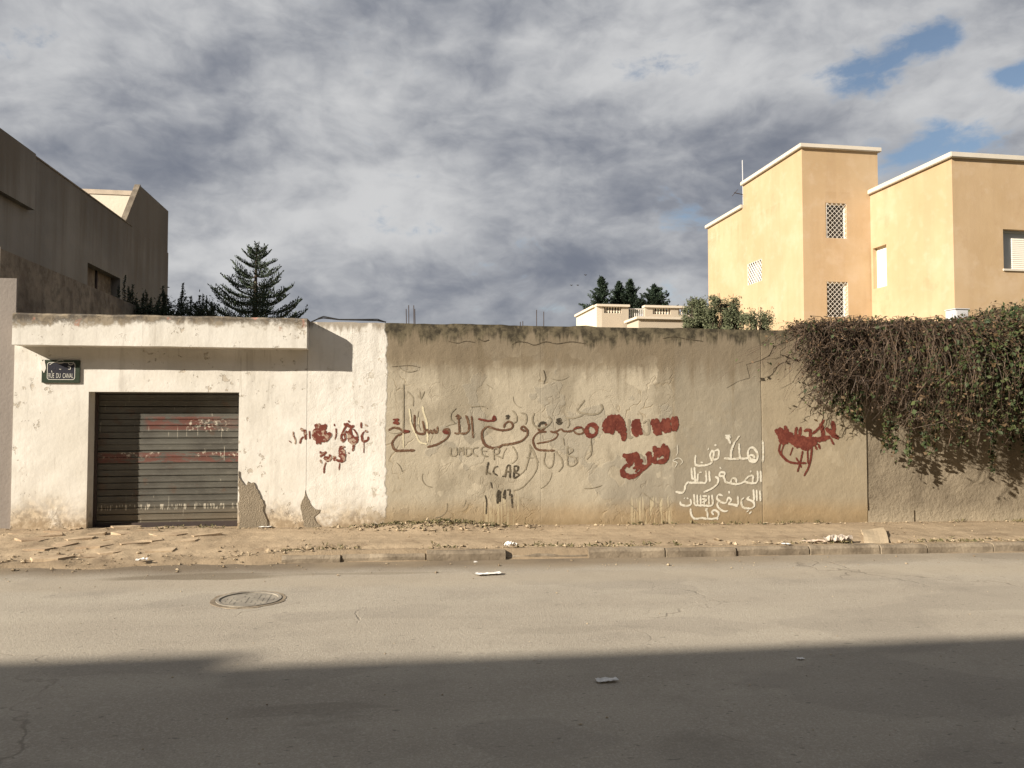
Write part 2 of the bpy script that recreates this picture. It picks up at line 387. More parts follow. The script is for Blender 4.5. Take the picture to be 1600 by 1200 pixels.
def leafmat(name, a, b, c2=None, spec=.3):
    m = bpy.data.materials.new(name); m.use_nodes = True; t = NT(m.node_tree); bs = m.node_tree.nodes['Principled BSDF']
    g = t.new('ShaderNodeNewGeometry'); r = E(t, g.outputs['Random Per Island'])
    c = t.mix(r, a, b)
    if c2: c = t.mix(t.ss(.80, .86, t.m('FRACT', r*7.31)), c, c2)
    t.put(bs.inputs['Base Color'], c); bs.inputs['Roughness'].default_value = .65; bs.inputs['Specular IOR Level'].default_value = spec
    return m
L_pine = leafmat('pine_needles', (.028, .044, .026), (.065, .09, .05))
L_con = leafmat('conifer_needles', (.012, .022, .014), (.03, .05, .028))
L_olive = leafmat('olive_leaves', (.055, .068, .032), (.16, .17, .095))
L_shrub = leafmat('shrub_leaves', (.015, .026, .014), (.045, .06, .03))
L_vine = leafmat('vine_leaves', (.018, .032, .012), (.070, .085, .028), (.10, .065, .032))
L_dry = leafmat('dry_vine_leaves', (.06, .036, .02), (.135, .085, .045), (.04, .05, .02))
L_twig = leafmat('vine_twigs', (.032, .021, .014), (.115, .08, .055))
L_weed = leafmat('weed_leaves', (.05, .055, .02), (.20, .16, .08))
M_bark = flat('bark', (.075, .055, .04), .9, .3, 9, .01)

# ------------------------------------------------------------------ object helpers
COL = S.collection; WL = {}
def tag(o, label=None, cat=None, group=None, kind=None):
    if label: o['label'] = label
    if cat: o['category'] = cat
    if group: o['group'] = group
    if kind: o['kind'] = kind
    return o
def thing(name, label, cat, loc, group=None, kind=None):
    o = bpy.data.objects.new(name, None); COL.objects.link(o); o.location = loc; o.empty_display_size = .3
    WL[o.name] = Vector(loc); return tag(o, label, cat, group, kind)
class MB:
    def __init__(s): s.v = []; s.f = []; s.np = []
    def add(s, vs, fs):
        b = len(s.v); s.v += [tuple(v) for v in vs]; s.f += [tuple(i+b for i in f) for f in fs]; return s
    def box(s, x0, x1, y0, y1, z0, z1):
        x0, x1 = min(x0, x1), max(x0, x1)
        return s.add([(x0, y0, z0), (x1, y0, z0), (x1, y1, z0), (x0, y1, z0), (x0, y0, z1), (x1, y0, z1), (x1, y1, z1), (x0, y1, z1)],
                     [(0, 3, 2, 1), (4, 5, 6, 7), (0, 1, 5, 4), (1, 2, 6, 5), (2, 3, 7, 6), (3, 0, 4, 7)])
    def prism(s, poly, y0, y1):                     # poly in (x, z), extruded along y
        n = len(poly)
        return s.add([(x, y0, z) for x, z in poly]+[(x, y1, z) for x, z in poly],
                     [tuple(range(n)), tuple(range(2*n-1, n-1, -1))]+[(i, i+n, (i+1) % n+n, (i+1) % n) for i in range(n)])
    def tube(s, pts, r, n=6, r1=None):
        pts = [Vector(p) for p in pts]; k = len(pts); vs = []; fs = []
        for i, p in enumerate(pts):
            d = (pts[min(i+1, k-1)]-pts[max(i-1, 0)]).normalized()
            a = d.cross(Vector((.31, .17, .93))).normalized(); b = d.cross(a)
            rr = r if r1 is None else r+(r1-r)*i/(k-1)
            for j in range(n):
                w = 2*math.pi*j/n; vs.append(p+a*math.cos(w)*rr+b*math.sin(w)*rr)
        for i in range(k-1):
            for j in range(n):
                fs.append((i*n+j, i*n+(j+1) % n, (i+1)*n+(j+1) % n, (i+1)*n+j))
        fs += [tuple(range(n-1, -1, -1)), tuple((k-1)*n+j for j in range(n))]
        return s.add(vs, fs)
    def build(s, name, m, parent=None, smooth=False, bevel=0, origin=None):
        me = bpy.data.meshes.new(name)
        o0 = WL[parent.name] if parent is not None else Vector(origin or (0, 0, 0))
        me.from_pydata([(v[0]-o0.x, v[1]-o0.y, v[2]-o0.z) for v in s.v], [], s.f); me.update()
        return link(name, me, m, parent, o0, smooth, bevel)
def link(name, me, m, parent, o0, smooth=False, bevel=0):
    me.materials.append(m)
    if bevel or True:
        bm = bmesh.new(); bm.from_mesh(me)
        if len(bm.faces) < 5000 : bmesh.ops.recalc_face_normals(bm, faces=bm.faces)
        if bevel: bmesh.ops.bevel(bm, geom=[e for e in bm.edges if len(e.link_faces) == 2 and e.calc_face_angle(0) > .5], offset=bevel, segments=2, affect='EDGES')
        bm.to_mesh(me); bm.free()
    if smooth: me.shade_smooth()
    o = bpy.data.objects.new(name, me); COL.objects.link(o)
    if parent is not None: o.parent = parent; WL[o.name] = o0
    else: o.location = o0; WL[o.name] = Vector(o0)
    return o
def npmesh(name, V, Fq, m, parent=None, origin=(0, 0, 0), smooth=False):
    """V (n,3), Fq (k,3 or 4) numpy"""
    o0 = WL[parent.name] if parent is not None else Vector(origin)
    V = np.asarray(V, float)-np.array(o0); k, q = Fq.shape
    me = bpy.data.meshes.new(name); me.vertices.add(len(V)); me.vertices.foreach_set('co', V.ravel())
    me.loops.add(k*q); me.loops.foreach_set('vertex_index', Fq.ravel().astype(np.int32))
    me.polygons.add(k); me.polygons.foreach_set('loop_start', np.arange(0, k*q, q, dtype=np.int32))
    me.update(calc_edges=True); me.materials.append(m)
    if smooth == 'crease': me.shade_smooth(); me.set_sharp_from_angle(angle=R(35))
    elif smooth: me.shade_smooth()
    else: me.shade_flat()
    o = bpy.data.objects.new(name, me); COL.objects.link(o)
    if parent is not None: o.parent = parent
    else: o.location = o0
    WL[o.name] = Vector(o0); return o

def _h(i, j, s):
    n = (i*374761393+j*668265263+s*1442695041) & 0x7fffffff; n = ((n ^ (n >> 13))*1274126177) & 0x7fffffff
    return ((n ^ (n >> 16)) & 0xffff)/65535.0
def vnoise(x, y, s=0):
    x = np.asarray(x, float); y = np.asarray(y, float)
    i = np.floor(x).astype(np.int64); j = np.floor(y).astype(np.int64); u = x-i; v = y-j
    u = u*u*(3-2*u); v = v*v*(3-2*v)
    return (_h(i, j, s)*(1-u)+_h(i+1, j, s)*u)*(1-v)+(_h(i, j+1, s)*(1-u)+_h(i+1, j+1, s)*u)*v
def fbm(x, y, s=0, o=4):
    a = 0; w = .5; tt = 0
    for k in range(o): a = a+w*vnoise(np.asarray(x)*2**k, np.asarray(y)*2**k, s+k*17); tt += w; w *= .5
    return a/tt
def sstep(a, b, x):
    t = np.clip((np.asarray(x, float)-a)/(b-a), 0, 1); return t*t*(3-2*t)

def wdisp(x, z): return .016*(fbm(np.asarray(x)*1.1+30, np.asarray(z)*1.1, 3, 3)-.5)+.006*(vnoise(np.asarray(x)*5, np.asarray(z)*5, 9)-.5)
def facade(name, m, parent, p0, udir, W_, zb, zt, holes=(), depth=.2, step=.06, disp=None, thick=None):
    """vertical wall face with real openings: p0=(x,y) start, udir=(x,y) unit along; normal = right-hand (uy,-ux). holes: (u0,u1,z0,z1)"""
    us = set(np.round(np.linspace(0, W_, max(2, int(W_/step)+1)), 5)); zs = set(np.round(np.linspace(zb, zt, max(2, int((zt-zb)/step)+1)), 5))
    def ins(st, v, lo, hi):
        if lo < v < hi:
            for w in list(st):
                if abs(w-v) < step*.45 and w not in (lo, hi): st.discard(w)
            st.add(round(v, 5))
    for h in holes: ins(us, h[0], 0, W_); ins(us, h[1], 0, W_); ins(zs, h[2], zb, zt); ins(zs, h[3], zb, zt)
    us = np.array(sorted(us)); zs = np.array(sorted(zs)); nu, nz = len(us), len(zs)
    U, Z = np.meshgrid(us, zs); nx, ny = udir[1], -udir[0]
    d = disp(p0[0]+U*udir[0], Z) if disp else np.zeros_like(U)
    X = p0[0]+U*udir[0]-nx*d; Y = p0[1]+U*udir[1]-ny*d
    V = np.stack([X.ravel(), Y.ravel(), Z.ravel()], 1)
    I, J = np.meshgrid(np.arange(nu-1), np.arange(nz-1)); I = I.ravel(); J = J.ravel()
    cu = (us[I]+us[I+1])/2; cz = (zs[J]+zs[J+1])/2; keep = np.ones(len(I), bool)
    for h in holes: keep &= ~((cu > h[0]) & (cu < h[1]) & (cz > h[2]) & (cz < h[3]))
    I = I[keep]; J = J[keep]; a = J*nu+I
    Fq = np.stack([a, a+1, a+nu+1, a+nu], 1)
    # boundary edges -> reveals / wall thickness
    Ed = np.concatenate([Fq[:, [0, 1]], Fq[:, [1, 2]], Fq[:, [2, 3]], Fq[:, [3, 0]]])
    key = np.sort(Ed, 1); kk = key[:, 0].astype(np.int64)*10**7+key[:, 1]; _, idx, cnt = np.unique(kk, return_index=True, return_counts=True)
    B = Ed[idx[cnt == 1]]
    def outer(e):
        q1 = V[e]; u = (q1[:, 0]-p0[0])*udir[0]+(q1[:, 1]-p0[1])*udir[1]; z = q1[:, 2]
        tol = .03
        return (u < tol) | (u > W_-tol) | (z < zb+1e-4) | (z > zt-1e-4)
    out = outer(B[:, 0]) & outer(B[:, 1])
    if thick == 0: B = B[~out]; out = out[~out]
    th = np.where(out, depth if thick is None else thick, depth)
    off = np.zeros((len(B), 3)); off[:, 0] = -nx*th; off[:, 1] = -ny*th
    n0 = len(V); A = V[B[:, 0]]+off; C = V[B[:, 1]]+off
    V2 = np.concatenate([V, A, C]); k = np.arange(len(B))
    Fr = np.stack([B[:, 1], B[:, 0], n0+k, n0+len(B)+k], 1)
    return npmesh(name, V2, np.concatenate([Fq, Fr]), m, parent, smooth='crease')

# leaf cloud: rhombic leaves
def leaves(C, size, rng=RNG, dirs=None, aspect=.45, jit=1.0):
    n = len(C); a = rng.normal(size=(n, 3)) if dirs is None else dirs+rng.normal(size=(n, 3))*jit
    a /= np.linalg.norm(a, axis=1)[:, None]+1e-9; b = np.cross(a, rng.normal(size=(n, 3))); b /= np.linalg.norm(b, axis=1)[:, None]+1e-9
    s = (size*(.6+.8*rng.random(n)))[:, None]; nn = np.cross(a, b)
    V = np.stack([C-a*s*.5, C+b*s*aspect*.5+nn*s*.08, C+a*s*.5, C-b*s*aspect*.5+nn*s*.08], 1).reshape(-1, 3)
    i = np.arange(n)[:, None]*4; return V, i+np.array([[0, 1, 2, 3]])
def tubes_np(paths, rad, n=3):
    """paths (k, m, 3) polylines, rad (k,) -> thin tubes"""
    k, m, _ = paths.shape; d = np.gradient(paths, axis=1); d /= np.linalg.norm(d, axis=2)[..., None]+1e-9
    ref = np.array([.37, .21, .9]); a = np.cross(d, ref); a /= np.linalg.norm(a, axis=2)[..., None]+1e-9; b = np.cross(d, a)
    taper = np.linspace(1, .45, m)[None, :, None]; V = []
    for j in range(n):
        w = 2*math.pi*j/n; V.append(paths+(a*math.cos(w)+b*math.sin(w))*rad[:, None, None]*taper)
    V = np.stack(V, 2).reshape(-1, 3)
    K, Mi, J = np.meshgrid(np.arange(k), np.arange(m-1), np.arange(n), indexing='ij')
    i0 = (K*m+Mi)*n+J; i1 = (K*m+Mi)*n+(J+1) % n
    return V, np.stack([i0, i1, i1+n, i0+n], -1).reshape(-1, 4)

# ================================================================== SETTING
# ground sheet to the horizon
xs = [-900, -16, 16, 900]; mb = MB()
for i in range(3):
    for (y0, y1) in ((-900, 900),):
        mb.add([(xs[i], y0, float(G(xs[i]))-.06), (xs[i+1], y0, float(G(xs[i+1]))-.06), (xs[i+1], y1, float(G(xs[i+1]))-.06), (xs[i], y1, float(G(xs[i]))-.06)], [(0, 1, 2, 3)])
tag(mb.build('ground', M_ground), kind='structure')
YK = 8.42                                      # kerb line
def hgrid(name, m, x0, x1, y0, y1, st, hf, skirt=.25, ymul=1):
    us = np.linspace(x0, x1, int((x1-x0)/st)+1); vs = np.linspace(y0, y1, int((y1-y0)/(st*ymul))+1)
    U, Vv = np.meshgrid(us, vs); Zz = hf(U, Vv); V = np.stack([U.ravel(), Vv.ravel(), Zz.ravel()], 1); nu = len(us)
    I, J = np.meshgrid(np.arange(nu-1), np.arange(len(vs)-1)); a = (J*nu+I).ravel()
    return npmesh(name, V, np.stack([a, a+1, a+nu+1, a+nu], 1), m, smooth=True)
def roadh(x, y): return G(x)+.006*(fbm(x*.7, y*.9, 5, 3)-.5)+.012*(fbm(x*.25, y*.4, 8, 2)-.5)
road = tag(hgrid('road', M_road, -45, 45, -1.6, 8.62, .12, roadh), kind='structure')
KX = PG(452, 862).x                            # kerb starts here, left of it the edge is worn away
def paveh(x, y):
    k = sstep(KX-1.0, KX+.5, x)
    front = sstep(8.36+.22*(fbm(x*2.2, x*0+1, 4, 3)-.5), 8.60, y)
    left = .035*sstep(8.30, 8.36, y+.30*(fbm(x*2.5, y*0, 21, 3)-.5))+.075*sstep(8.45, 9.7, y)
    h = np.where(y < 8.2, -.03, 0)
    hh = k*(.108*sstep(YK+.02, YK+.06, y)) + (1-k)*left
    rough = (.018+.03*(1-k))*(fbm(x*3, y*3, 6, 4)-.5)+(.012+.012*(1-k))*(fbm(x*11, y*11, 2, 2)-.5)
    # sunken dirt channel right behind the kerb stones
    ch = -.045*np.exp(-((y-(YK+.33))/.10)**2)*k*(.4+fbm(x*2.5, y*0+3, 33, 3))
    # debris heap by the wall
    hp = PG(690, 828, .11); heap = .07*np.exp(-((x-hp.x)/.75)**2-((y-(YW-.22))/.22)**2)*(.5+fbm(x*6, y*6, 77, 3))
    edge = sstep(8.25, 8.5, y)
    return G(x)+h+hh+rough*edge+ch+heap-.02*(1-edge)
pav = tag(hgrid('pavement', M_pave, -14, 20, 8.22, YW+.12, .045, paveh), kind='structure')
WL[pav.name] = Vector((0, 0, 0))
def gz(x, y): return float(paveh(np.array([x]), np.array([y]))[0]) if y > 8.3 else float(roadh(np.array([x]), np.array([y]))[0])
# kerb stones
x = KX; i = 0; lens = [.62, .9, .88, .93, .9, .86, .92, .9]
while x < 16:
    L = lens[i % 8]; a = x+.008; b = x+L-.010; z0 = float(G((a+b)/2)); zt = z0+.108+random.uniform(-.008, .008); dy = random.uniform(-.012, .012)
    if i in (0, 1): zt -= .03
    if i == 3: zt -= .045; dy = .03
    m = MB(); pts = []
    nseg = 6; vs = []; fs = []
    for k in range(nseg+1):
        xx = a+(b-a)*k/nseg
        c1 = random.uniform(0, .014); c2 = random.uniform(0, .008)
        dz = SLOPE*(xx-(a+b)/2)
        prof = [(YK+dy, z0-.05), (YK+dy+c2, zt-.028-c1), (YK+dy+.022+c1, zt-c2), (YK+dy+.14, zt-c2*.6), (YK+dy+.145, z0-.05)]
        vs += [(xx, p, q+dz) for p, q in prof]
    for k in range(nseg):
        for j in range(4): fs.append((k*5+j, k*5+j+5, k*5+j+6, k*5+j+1))
    fs += [(4, 3, 2, 1, 0), tuple(nseg*5+j for j in range(5))]
    m.add(vs, fs); m.build('kerb_stone', M_kerb, pav, bevel=0)
    x += L; i += 1
# broken paving tiles before the shutter
tl = MB()
for (px, py) in [(48, 846), (75, 838), (100, 833), (62, 856), (92, 850), (124, 843), (150, 836), (118, 856), (146, 851), (176, 843), (200, 836), (228, 832), (140, 862), (170, 858), (206, 848), (80, 866), (236, 845), (262, 838), (112, 828), (160, 828), (196, 826), (34, 836), (290, 846), (318, 838), (250, 856)]:
    p = PG(px, py, .09); s = random.uniform(.10, .17); rz = random.uniform(-.5, .5); tx, ty = random.uniform(-.07, .07), random.uniform(-.06, .06)
    z = gz(p.x, p.y); n = random.choice([4, 4, 5]); poly = []
    for k in range(n):
        w = rz+2*math.pi*(k+.5)/n+random.uniform(-.2, .2); poly.append((math.cos(w)*s*1.35, math.sin(w)*s))
    m = MB(); vs = [(p.x+a, p.y+b, z-.03) for a, b in poly]+[(p.x+a, p.y+b, z+.004+a*tx+b*ty+random.uniform(0, .004)) for a, b in poly]
    m.add(vs, [tuple(range(n-1, -1, -1)), tuple(range(n, 2*n))]+[(k, (k+1) % n, (k+1) % n+n, k+n) for k in range(n)])
    m.build('paving_tile', M_tile, pav)

# rubble, gravel: nobody could count it
def stones(spec):
    V = []; Fs = []; b = 0
    ico = np.array([(0, 0, 1), (.9, 0, .2), (.28, .85, .25), (-.72, .53, .2), (-.72, -.53, .15), (.28, -.85, .2), (0, 0, -.7)])
    fc = np.array([(0, 1, 2), (0, 2, 3), (0, 3, 4), (0, 4, 5), (0, 5, 1), (6, 2, 1), (6, 3, 2), (6, 4, 3), (6, 5, 4), (6, 1, 5)])
    for (x, y, s) in spec:
        q = ico*(1+RNG.normal(size=(7, 1))*.22)*s*np.array([1, .8, .55])*(1+RNG.normal(size=3)*.2)
        w = RNG.random()*6.28; c, sn = math.cos(w), math.sin(w); q = np.stack([q[:, 0]*c-q[:, 1]*sn, q[:, 0]*sn+q[:, 1]*c, q[:, 2]], 1)
        V.append(q+np.array([x, y, gz(x, y)+s*.22])); Fs.append(fc+b); b += 7
    return np.concatenate(V), np.concatenate(Fs)
sp = []
for _ in range(900):                                   # strip behind the kerb
    x = random.uniform(KX-.6, 13); dens = float(fbm(x*1.3, 0, 55, 3))
    if dens > random.uniform(.3, .62): sp.append((x, YK+.30+random.gauss(0, .09), abs(random.gauss(0, .016))+.005))
for _ in range(420):                                   # heap by the wall
    p = PG(random.gauss(690, 75), 828, .11); sp.append((p.x, YW-.06-abs(random.gauss(0, .20)), abs(random.gauss(0, .016))+.006))
for _ in range(520):                                   # foot of the wall
    sp.append((random.uniform(-4.6, 13), YW-.05-abs(random.gauss(0, .06)), abs(random.gauss(0, .012))+.005))
for _ in range(420):                                   # worn edge to the left
    sp.append((random.uniform(-7, KX+.3), random.gauss(8.55, .20), abs(random.gauss(0, .013))+.004))
for _ in range(260): sp.append((random.uniform(-7, 13), random.uniform(8.5, 10.2), abs(random.gauss(0, .010))+.004))
for _ in range(300): sp.append((random.uniform(-6, 11), random.uniform(7.7, 8.4), abs(random.gauss(0, .007))+.003))
for _ in range(350): sp.append((random.uniform(-6, 11), random.uniform(3.4, 8.0), abs(random.gauss(0, .004))+.002))
V, Fq = stones(sp); tag(npmesh('gravel', V, Fq, M_stone), 'loose stones and rubble along the kerb and wall foot', 'gravel', kind='stuff')
# dry weeds and leaf litter
C = []; Dr = []
for _ in range(1100):
    kk = random.random()
    if kk < .45: x = random.uniform(KX, 13); y = YK+.3+random.gauss(0, .07); ok = float(fbm(x*1.5, 4, 66, 3)) > .5
    elif kk < .7: x = PG(random.gauss(690, 60), 828, .11).x; y = YW-.05-abs(random.gauss(0, .16)); ok = True
    else: x = random.uniform(-4.6, 13); y = YW-.03-abs(random.gauss(0, .05)); ok = float(fbm(x*1.2, 9, 12, 3)) > .5
    if ok:
        for q in range(3): C.append((x+random.gauss(0, .02), y+random.gauss(0, .02), gz(x, y)+random.uniform(.005, .035))); Dr.append((random.gauss(0, .8), random.gauss(0, .8), .6))
V, Fq = leaves(np.array(C), .05, dirs=np.array(Dr), aspect=.3, jit=.3); tag(npmesh('leaf_litter', V, Fq, L_weed), 'dry weeds and leaf litter at the wall foot', 'weeds', kind='stuff')

# ================================================================== GARAGE
XL = PY(19, 700, YW).x; XG = wx(479)
HX0, HX1 = PY(137, 700, YW).x, PY(372.5, 700, YW).x; HZ1 = PY(250, 612.5, YW).z
garage = thing('garage', 'whitewashed street garage with grey roller shutter and flat projecting roof slab', 'garage', ((XL+XG)/2, YW, .1))
REC = .26
facade('wall', M_white, garage, (XL, YW), (1, 0), XG-XL, -.1, 2.45, [(HX0-XL, HX1-XL, -.2, HZ1)], depth=REC, step=.05, disp=wdisp, thick=.3)
SF = YW-REC; sx0, sx1 = PY(19.5, 500, SF).x, PY(479.5, 520, SF).x
st_, sb_ = PY(250, 492, SF).z, PY(250, 541.5, SF).z
# slab with uneven worn upper arris
m = MB(); n = 70; vs = []; fs = []
for k in range(n+1):
    xx = sx0+(sx1-sx0)*k/n; w = .018*float(fbm(xx*5, 3, 5, 3)); w2 = .006*float(fbm(xx*4, 8, 5, 2))
    vs += [(xx, SF+.004*math.sin(xx*3), sb_+w2), (xx, SF+.003*math.sin(xx*3), st_-.02-w), (xx, SF+.02+w, st_-w*.5), (xx, SF+.6, st_), (xx, 15.0, st_+.01), (xx, 15.0, sb_), (xx, SF+.3, sb_)]
for k in range(n):
    for j in range(7): fs.append((k*7+j, (k+1)*7+j, (k+1)*7+(j+1) % 7, k*7+(j+1) % 7))
fs += [tuple(range(6, -1, -1)), tuple(n*7+j for j in range(7))]
m.add(vs, fs); m.build('roof_slab', M_slab, garage)
MB().box(XL+.02, XL+.22, YW+.31, 14.8, -.1, 2.41).box(XG-.22, XG-.02, YW+.31, 14.8, -.1, 2.41).box(XL+.23, XG-.23, 14.6, 14.8, -.1, 2.41).build('rear_wall', M_cement, garage)
# roller shutter
def fn_shut(t, X, Y, Z, P):
    n = t.noise(P, 2.2, 5, .6); f = t.noise(t.vm('MULTIPLY', P, (3, 3, 14)), 4, 5, .65)
    c = t.mix(t.ss(.3, .7, n), (.070, .066, .056), (.105, .102, .086))
    c = t.mix(t.ss(.5, .75, f)*.4, c, (.19, .18, .15))
    c = t.mix(t.ss(.58, .66, t.noise(P, 5, 5, .65))*.5, c, (.10, .062, .042))
    za, zb = wz(260, 671)-.01, wz(260, 651); zc, zd = wz(260, 724), wz(260, 708)
    e = t.noise(t.vm('MULTIPLY', P, (2, 2, 6)), 3, 5, .7)
    r1 = t.box(Z+(e-.5)*.05, za, zb, .008)*t.ss(.42, .56, e+.03)*t.box(X, wx(219), wx(372), .05)*(1-t.ss(wx(310), wx(360), X)*.55)
    r2 = t.box(Z+(e-.5)*.05, zc, zd, .008)*t.ss(.44, .56, e+.02)
    c = t.mix((r1+r2).min(1.0)*(.35+e*.5), c, (.15, .036, .024))
    w = t.noise(t.vm('MULTIPLY', P, (9, 9, 9)), 3, 4, .7)
    w1 = t.box(Z, wz(260, 675), wz(260, 655), .006)*t.box(X, wx(285), wx(350), .04)*t.ss(.54, .60, w)
    w2 = t.box(Z, wz(260, 717), wz(260, 708), .006)*t.ss(.54, .60, w)*t.ss(.45, .52, t.noise(P, 3, 2))
    w3 = t.box(Z, wz(260, 800), wz(260, 791), .006)*t.ss(.54, .58, t.noise(t.vm('MULTIPLY', P, (30, 1, 4)), 1.5, 3))
    w4 = t.ss(.70, .73, t.noise(t.vm('MULTIPLY', P, (40, 1, 2.2)), 1.5, 1))*t.ss(.5, .56, t.noise(P, 2.6, 2))
    c = t.mix(((w1+w2+w3).min(1.0)*.75).max(w4*.6), c, (.58, .54, .44))
    ft = 1-t.ss(.1, .34, Z-X*SLOPE-.1+(f-.5)*.2)
    c = t.mix(ft*.4, c, (.21, .16, .10))
    return c, n+f*.5, .002
M_shut = mat('shutter_paint', fn_shut, .55, .4)
shut = MB(); YS = YW+REC
NS = 22; zb0 = gz((HX0+HX1)/2, YW)-.02; hh = (HZ1+.06-zb0)/NS
rs = bpy.data.objects.new('roller_shutter', None)
COL.objects.link(rs); rs.parent = garage; WL[rs.name] = WL[garage.name]
o0 = WL[garage.name]; xa, xb = HX0-.06, HX1+.06
prof = [(.004, .000), (-.009, .05), (-.0125, .16), (-.012, .5), (-.0145, .84), (-.016, .90), (-.006, .935), (.006, 1.0)]
vs = []; NX = 10
for k in range(NX+1):
    xx = xa+(xb-xa)*k/NX
    vs += [(xx-o0.x, YS+p[0]-o0.y, p[1]*hh) for p in prof]
fs = []
for k in range(NX):
    for j in range(len(prof)-1): fs.append((k*8+j, (k+1)*8+j, (k+1)*8+j+1, k*8+j+1))
me = bpy.data.meshes.new('slat'); me.from_pydata(vs, [], fs); me.materials.append(M_shut); 
for k in range(NS):
    o = bpy.data.objects.new('slat', me); COL.objects.link(o); o.parent = rs
    o.location = (0, random.uniform(-.0025, .0025), zb0+k*hh-o0.z); o.rotation_euler = (random.uniform(-.015, .015), random.uniform(-.0009, .0009), random.uniform(-.001, .001))
MB().box(HX0-.02, HX0+.035, YS-.05, YS-.022, zb0, HZ1+.02).build('guide_rail', M_steel, garage)
MB().box(HX1-.035, HX1+.02, YS-.05, YS-.022, zb0, HZ1+.02).build('guide_rail', M_steel, garage)
MB().box(HX0+.04, HX1-.04, YS-.045, YS-.024, zb0-.01, zb0+.06).build('bottom_bar', M_steel, garage)
# bare cement repair beside the opening
def patch(name, pxs, parent, m, Y=YW, th=.014, lab=None, jit=.008, plane=True):
    pts = []
    for i in range(len(pxs)):
        a = Vector(pxs[i]); b = Vector(pxs[(i+1) % len(pxs)]); n = max(1, int((b-a).length/4))
        for k in range(n):
            p = a+(b-a)*k/n; w = PY(p.x, p.y, Y); pts.append((w.x+random.gauss(0, jit), w.z+random.gauss(0, jit)))
    bm = bmesh.new(); o0 = WL[parent.name]
    v1 = [bm.verts.new((x-o0.x, Y-th+float(wdisp(x, z))-o0.y, z-o0.z)) for x, z in pts]
    f = bm.faces.new(v1); r = bmesh.ops.extrude_face_region(bm, geom=[f])
    for v in [g for g in r['geom'] if isinstance(g, bmesh.types.BMVert)]: v.co.y += th+.02
    bmesh.ops.triangulate(bm, faces=[f for f in bm.faces if len(f.verts) > 4])
    bmesh.ops.recalc_face_normals(bm, faces=bm.faces)
    me = bpy.data.meshes.new(name); bm.to_mesh(me); bm.free(); me.materials.append(m)
    o = bpy.data.objects.new(name, me); COL.objects.link(o); o.parent = parent; WL[o.name] = o0
    if lab: o['label'] = lab
    return o
patch('cement_patch', [(373, 737), (378, 752), (384, 760), (386, 753), (397, 754), (404, 770), (411, 785), (412, 800), (417, 812), (417, 828), (373.5, 828)], garage, M_cement, lab='bare brown cement repair beside the shutter')

# ================================================================== LONG WALL
XE = X1350
wall = thing('boundary_wall', 'long rendered street wall, whitewashed at its left end and covered in graffiti', 'wall', ((XG+XE)/2, YW, .1))
ZT = 2.80
facade('wall_face', M_wall, wall, (XG+.004, YW), (1, 0), XE-XG-.004, -.35, ZT-.012, depth=.2, step=.045, disp=wdisp, thick=.2)
m = MB(); n = 220; vs = []; fs = []; xa, xb = XG+.05, XE
for k in range(n+1):
    xx = xa+(xb-xa)*k/n; w = .035*float(fbm(xx*3, 3, 15, 4)); o = .012*float(fbm(xx*6, 1, 5, 2))
    vs += [(xx, YW+.012-o, ZT-.04), (xx, YW+.016-o, ZT+.012-w), (xx, YW+.21, ZT+.02-w*.6), (xx, YW+.215, ZT-.06)]
for k in range(n):
    for j in range(4): fs.append((k*4+j, (k+1)*4+j, (k+1)*4+(j+1) % 4, k*4+(j+1) % 4))
fs += [(3, 2, 1, 0), tuple(n*4+j for j in range(4))]
m.add(vs, fs); m.build('coping', M_wall, wall)
patch('cement_patch', [(477, 766), (481, 778), (486, 789), (492, 796), (499, 796), (498, 802), (491, 806), (493, 815), (500, 822), (501, 828), (476, 828), (475, 815), (471, 800), (469, 790), (474, 782)], wall, M_cement, th=.006, lab='bare patch of lost plaster at the wall joint')
wall2 = thing('boundary_wall', 'rough unpainted wall section under the hanging creeper', 'wall', (XE+4, YW+.03, .1))
def wd2(x, z): return .03*(fbm(np.asarray(x)*2, np.asarray(z)*2, 31, 4)-.5)
facade('wall_face', M_wall2, wall2, (XE+.008, YW+.018), (1, 0), 14, -.4, 2.76, depth=.2, step=.05, disp=wd2, thick=.2)
# ledge at foot of second wall
m = MB(); m.box(XE+.02, wx(1425), YW+.0, YW+.03, wz(1400, 806)-.25, wz(1400, 797)); m.build('plinth', M_wall2, wall2)

# ------- graffiti
def flatpaint(name, c, c2, amt=.5, edge=(.45, .6)):
    def fn(t, X, Y, Z, P):
        n = t.noise(P, 25, 6, .7); g = t.noise(P, 5, 3)
        return (t.mix(t.ss(edge[0], edge[1], n+(g-.5)*.4)*amt, c, c2), n, .003)
    return mat(name, fn, .85)
P_red = flatpaint('red_oxide_paint', (.115, .028, .019), (.19, .055, .035), .7)
P_redw = flatpaint('chipped_red_paint', (.15, .042, .028), (.50, .41, .31), .7, (.53, .58))
P_brown = flatpaint('brown_paint', (.115, .060, .035), (.26, .19, .12), .7, (.5, .66))
P_dark = flatpaint('black_spray', (.045, .037, .026), (.22, .18, .12), .7, (.5, .64))
P_faint = flatpaint('faded_spray', (.215, .185, .13), (.32, .275, .20), .85, (.40, .56))
P_grey = flatpaint('grey_paint', (.24, .21, .16), (.33, .28, .20), .6)
P_white = flatpaint('white_paint', (.62, .59, .50), (.42, .37, .27), .8, (.50, .64))
SO = [0]
def spline(pts, st=1.2):
    P = [Vector(p) for p in pts]; out = []
    if len(P) == 2: P = [P[0], (P[0]+P[1])/2, P[1]]
    Q = [P[0]*2-P[1]]+P+[P[-1]*2-P[-2]]
    for i in range(1, len(Q)-2):
        a, b, c, d = Q[i-1:i+3]; n = max(1, int((c-b).length/st))
        for k in range(n):
            s = k/n; out.append(.5*((2*b)+(c-a)*s+(2*a-5*b+4*c-d)*s*s+(-a+3*b-3*c+d)*s**3))
    out.append(P[-1]); return out
